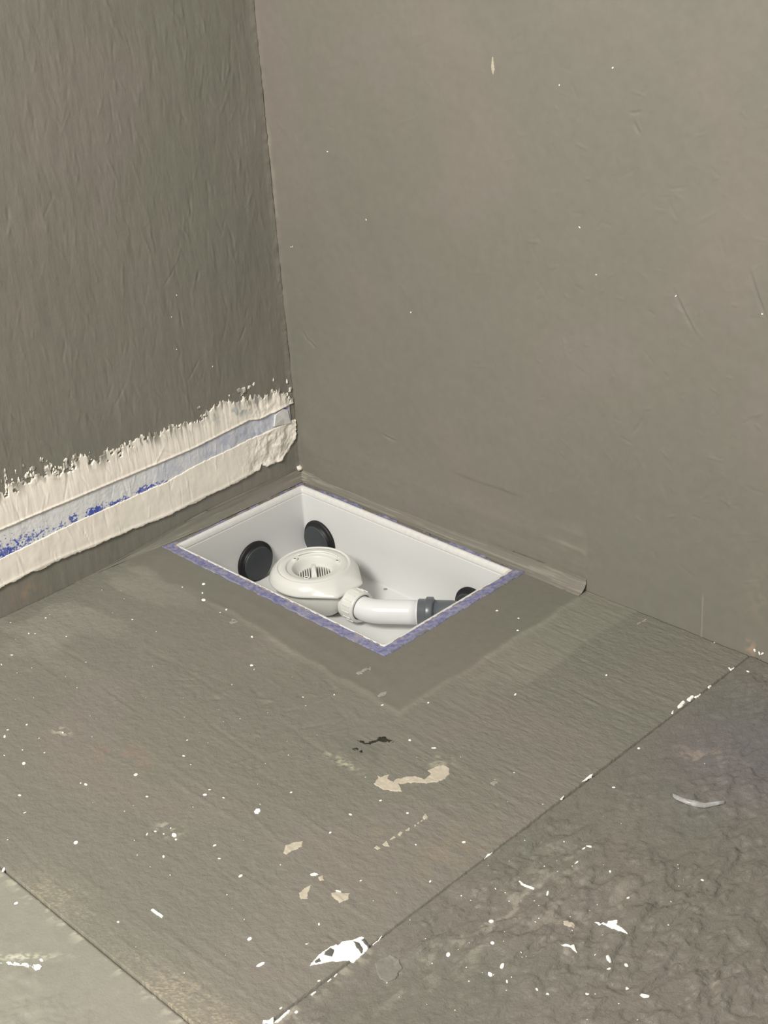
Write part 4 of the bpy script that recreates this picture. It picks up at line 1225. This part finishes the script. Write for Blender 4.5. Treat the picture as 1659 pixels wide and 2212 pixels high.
def blob(c, r, to, squash=.45, seg=8):
    base = len(V)
    a0 = r_.uniform(0, 6.28); st = r_.uniform(.7, 1.35)
    for lvl, (rr, hh) in enumerate(((1.0, -.25), (.92, .25), (.5, .42))):
        for k in range(seg):
            t_ = 2 * math.pi * k / seg
            q = r * rr * (1 + .22 * math.sin(2 * t_ + a0))
            u, v = q * math.cos(t_) * st, q * math.sin(t_) / st
            ca, sa = math.cos(a0), math.sin(a0)
            V.append(to(c[0] + u * ca - v * sa, c[1] + u * sa + v * ca, hh * r * squash * 2))
    for lvl in range(2):
        for k in range(seg):
            k2 = (k + 1) % seg
            Fc.append((base + lvl * seg + k, base + lvl * seg + k2, base + (lvl + 1) * seg + k2, base + (lvl + 1) * seg + k))
    Fc.append(tuple(base + 2 * seg + k for k in range(seg))); Fc.append(tuple(base + k for k in range(seg))[::-1])


def fl_to(x, y, h):
    return (x, y, float(floor_h(np.array([x]), np.array([y]))[0]) + h)
for (x, y, r) in SPECKS:
    blob((x, y), r * .95, fl_to)
# finer spatter, denser on the rough board
for _ in range(70):
    blob((r_.uniform(.04, .92), r_.uniform(-.92, -.42)), r_.uniform(.0004, .0009), fl_to)
for _ in range(70):
    blob((r_.gauss(1.05, .07), r_.gauss(-.60, .12)), r_.uniform(.0004, .0009), fl_to)
tag(link('paint_specks', mesh_py('paint_specks', V, Fc), M['paint']), 'tiny white paint specks scattered over the floor boards', 'paint specks', kind='stuff')
V = []; Fc = []
for (x, z) in ((.1394, .6014), (.2163, .5057), (.3028, .3729), (.6865, .7743), (.0315, .4306), (.0351, .4321), (.6334, .5611)):
    blob((x, z), .0014 if x not in (.0315, .0351) else .0010, lambda a, b, h: (a, -float(FR(np.array([a]), np.array([b]))[0]) - h, b))
for (x, z) in ((.601, .7451), (.6624, .5005), (.9438, .0097), (.936, .0115), (.948, .011), (.79, .495), (.918, .497)):
    blob((x, z), .0012 if z > .1 else .0022, lambda a, b, h: (a, -float(FR(np.array([a]), np.array([b]))[0]) - h, b))
tag(link('paint_specks', mesh_py('paint_specks', V, Fc), M['paint']), 'few tiny white paint specks on the right wall', 'paint specks', kind='stuff')
V = []; Fc = []
for (y, z) in ((-.60, .4105), (-.233, .372), (-.232, .317), (-.165, .266), (-.218, .404)):
    blob((y, z), .0011, lambda a, b, h: (float(FL(np.array([a]), np.array([b]))[0]) + h, a, b))
tag(link('paint_specks', mesh_py('paint_specks', V, Fc), M['paint']), 'few tiny pale specks on the brushed left wall', 'paint specks', kind='stuff')
# cream drip high on the right wall
P = [(.4843, .7582), (.4866, .772), (.4884, .772), (.4906, .7557), (.4872, .7470), (.4852, .7520)]
o = patch('paint_drip', (.478, .496, .742, .778), .0006, lambda U, V: in_poly(P, U + .001 * (fbm(U * 300, V * 100, 381, 2) - .5), V), FR, lambda U, V: U * 0 + .0009, on_right, M['filler'])
tag(o, 'small cream paint drip high on the right wall', 'drip')
# lump of cream filler in the corner just above the box
V = []; Fc = []
blob((.0045, -.004), .0052, lambda x, y, h: (x + .0012 * math.sin(y * 900), y, .0205 + h * 1.5 + .0016 * math.sin(x * 700)), .55, 14)
tag(link('filler_lump', mesh_py('filler_lump', V, Fc), plain('cream_lump', (.80, .72, .62), .7, .3, (300, .4, .0006), .06, 120)), 'small cream filler lump in the corner above the white box', 'filler')
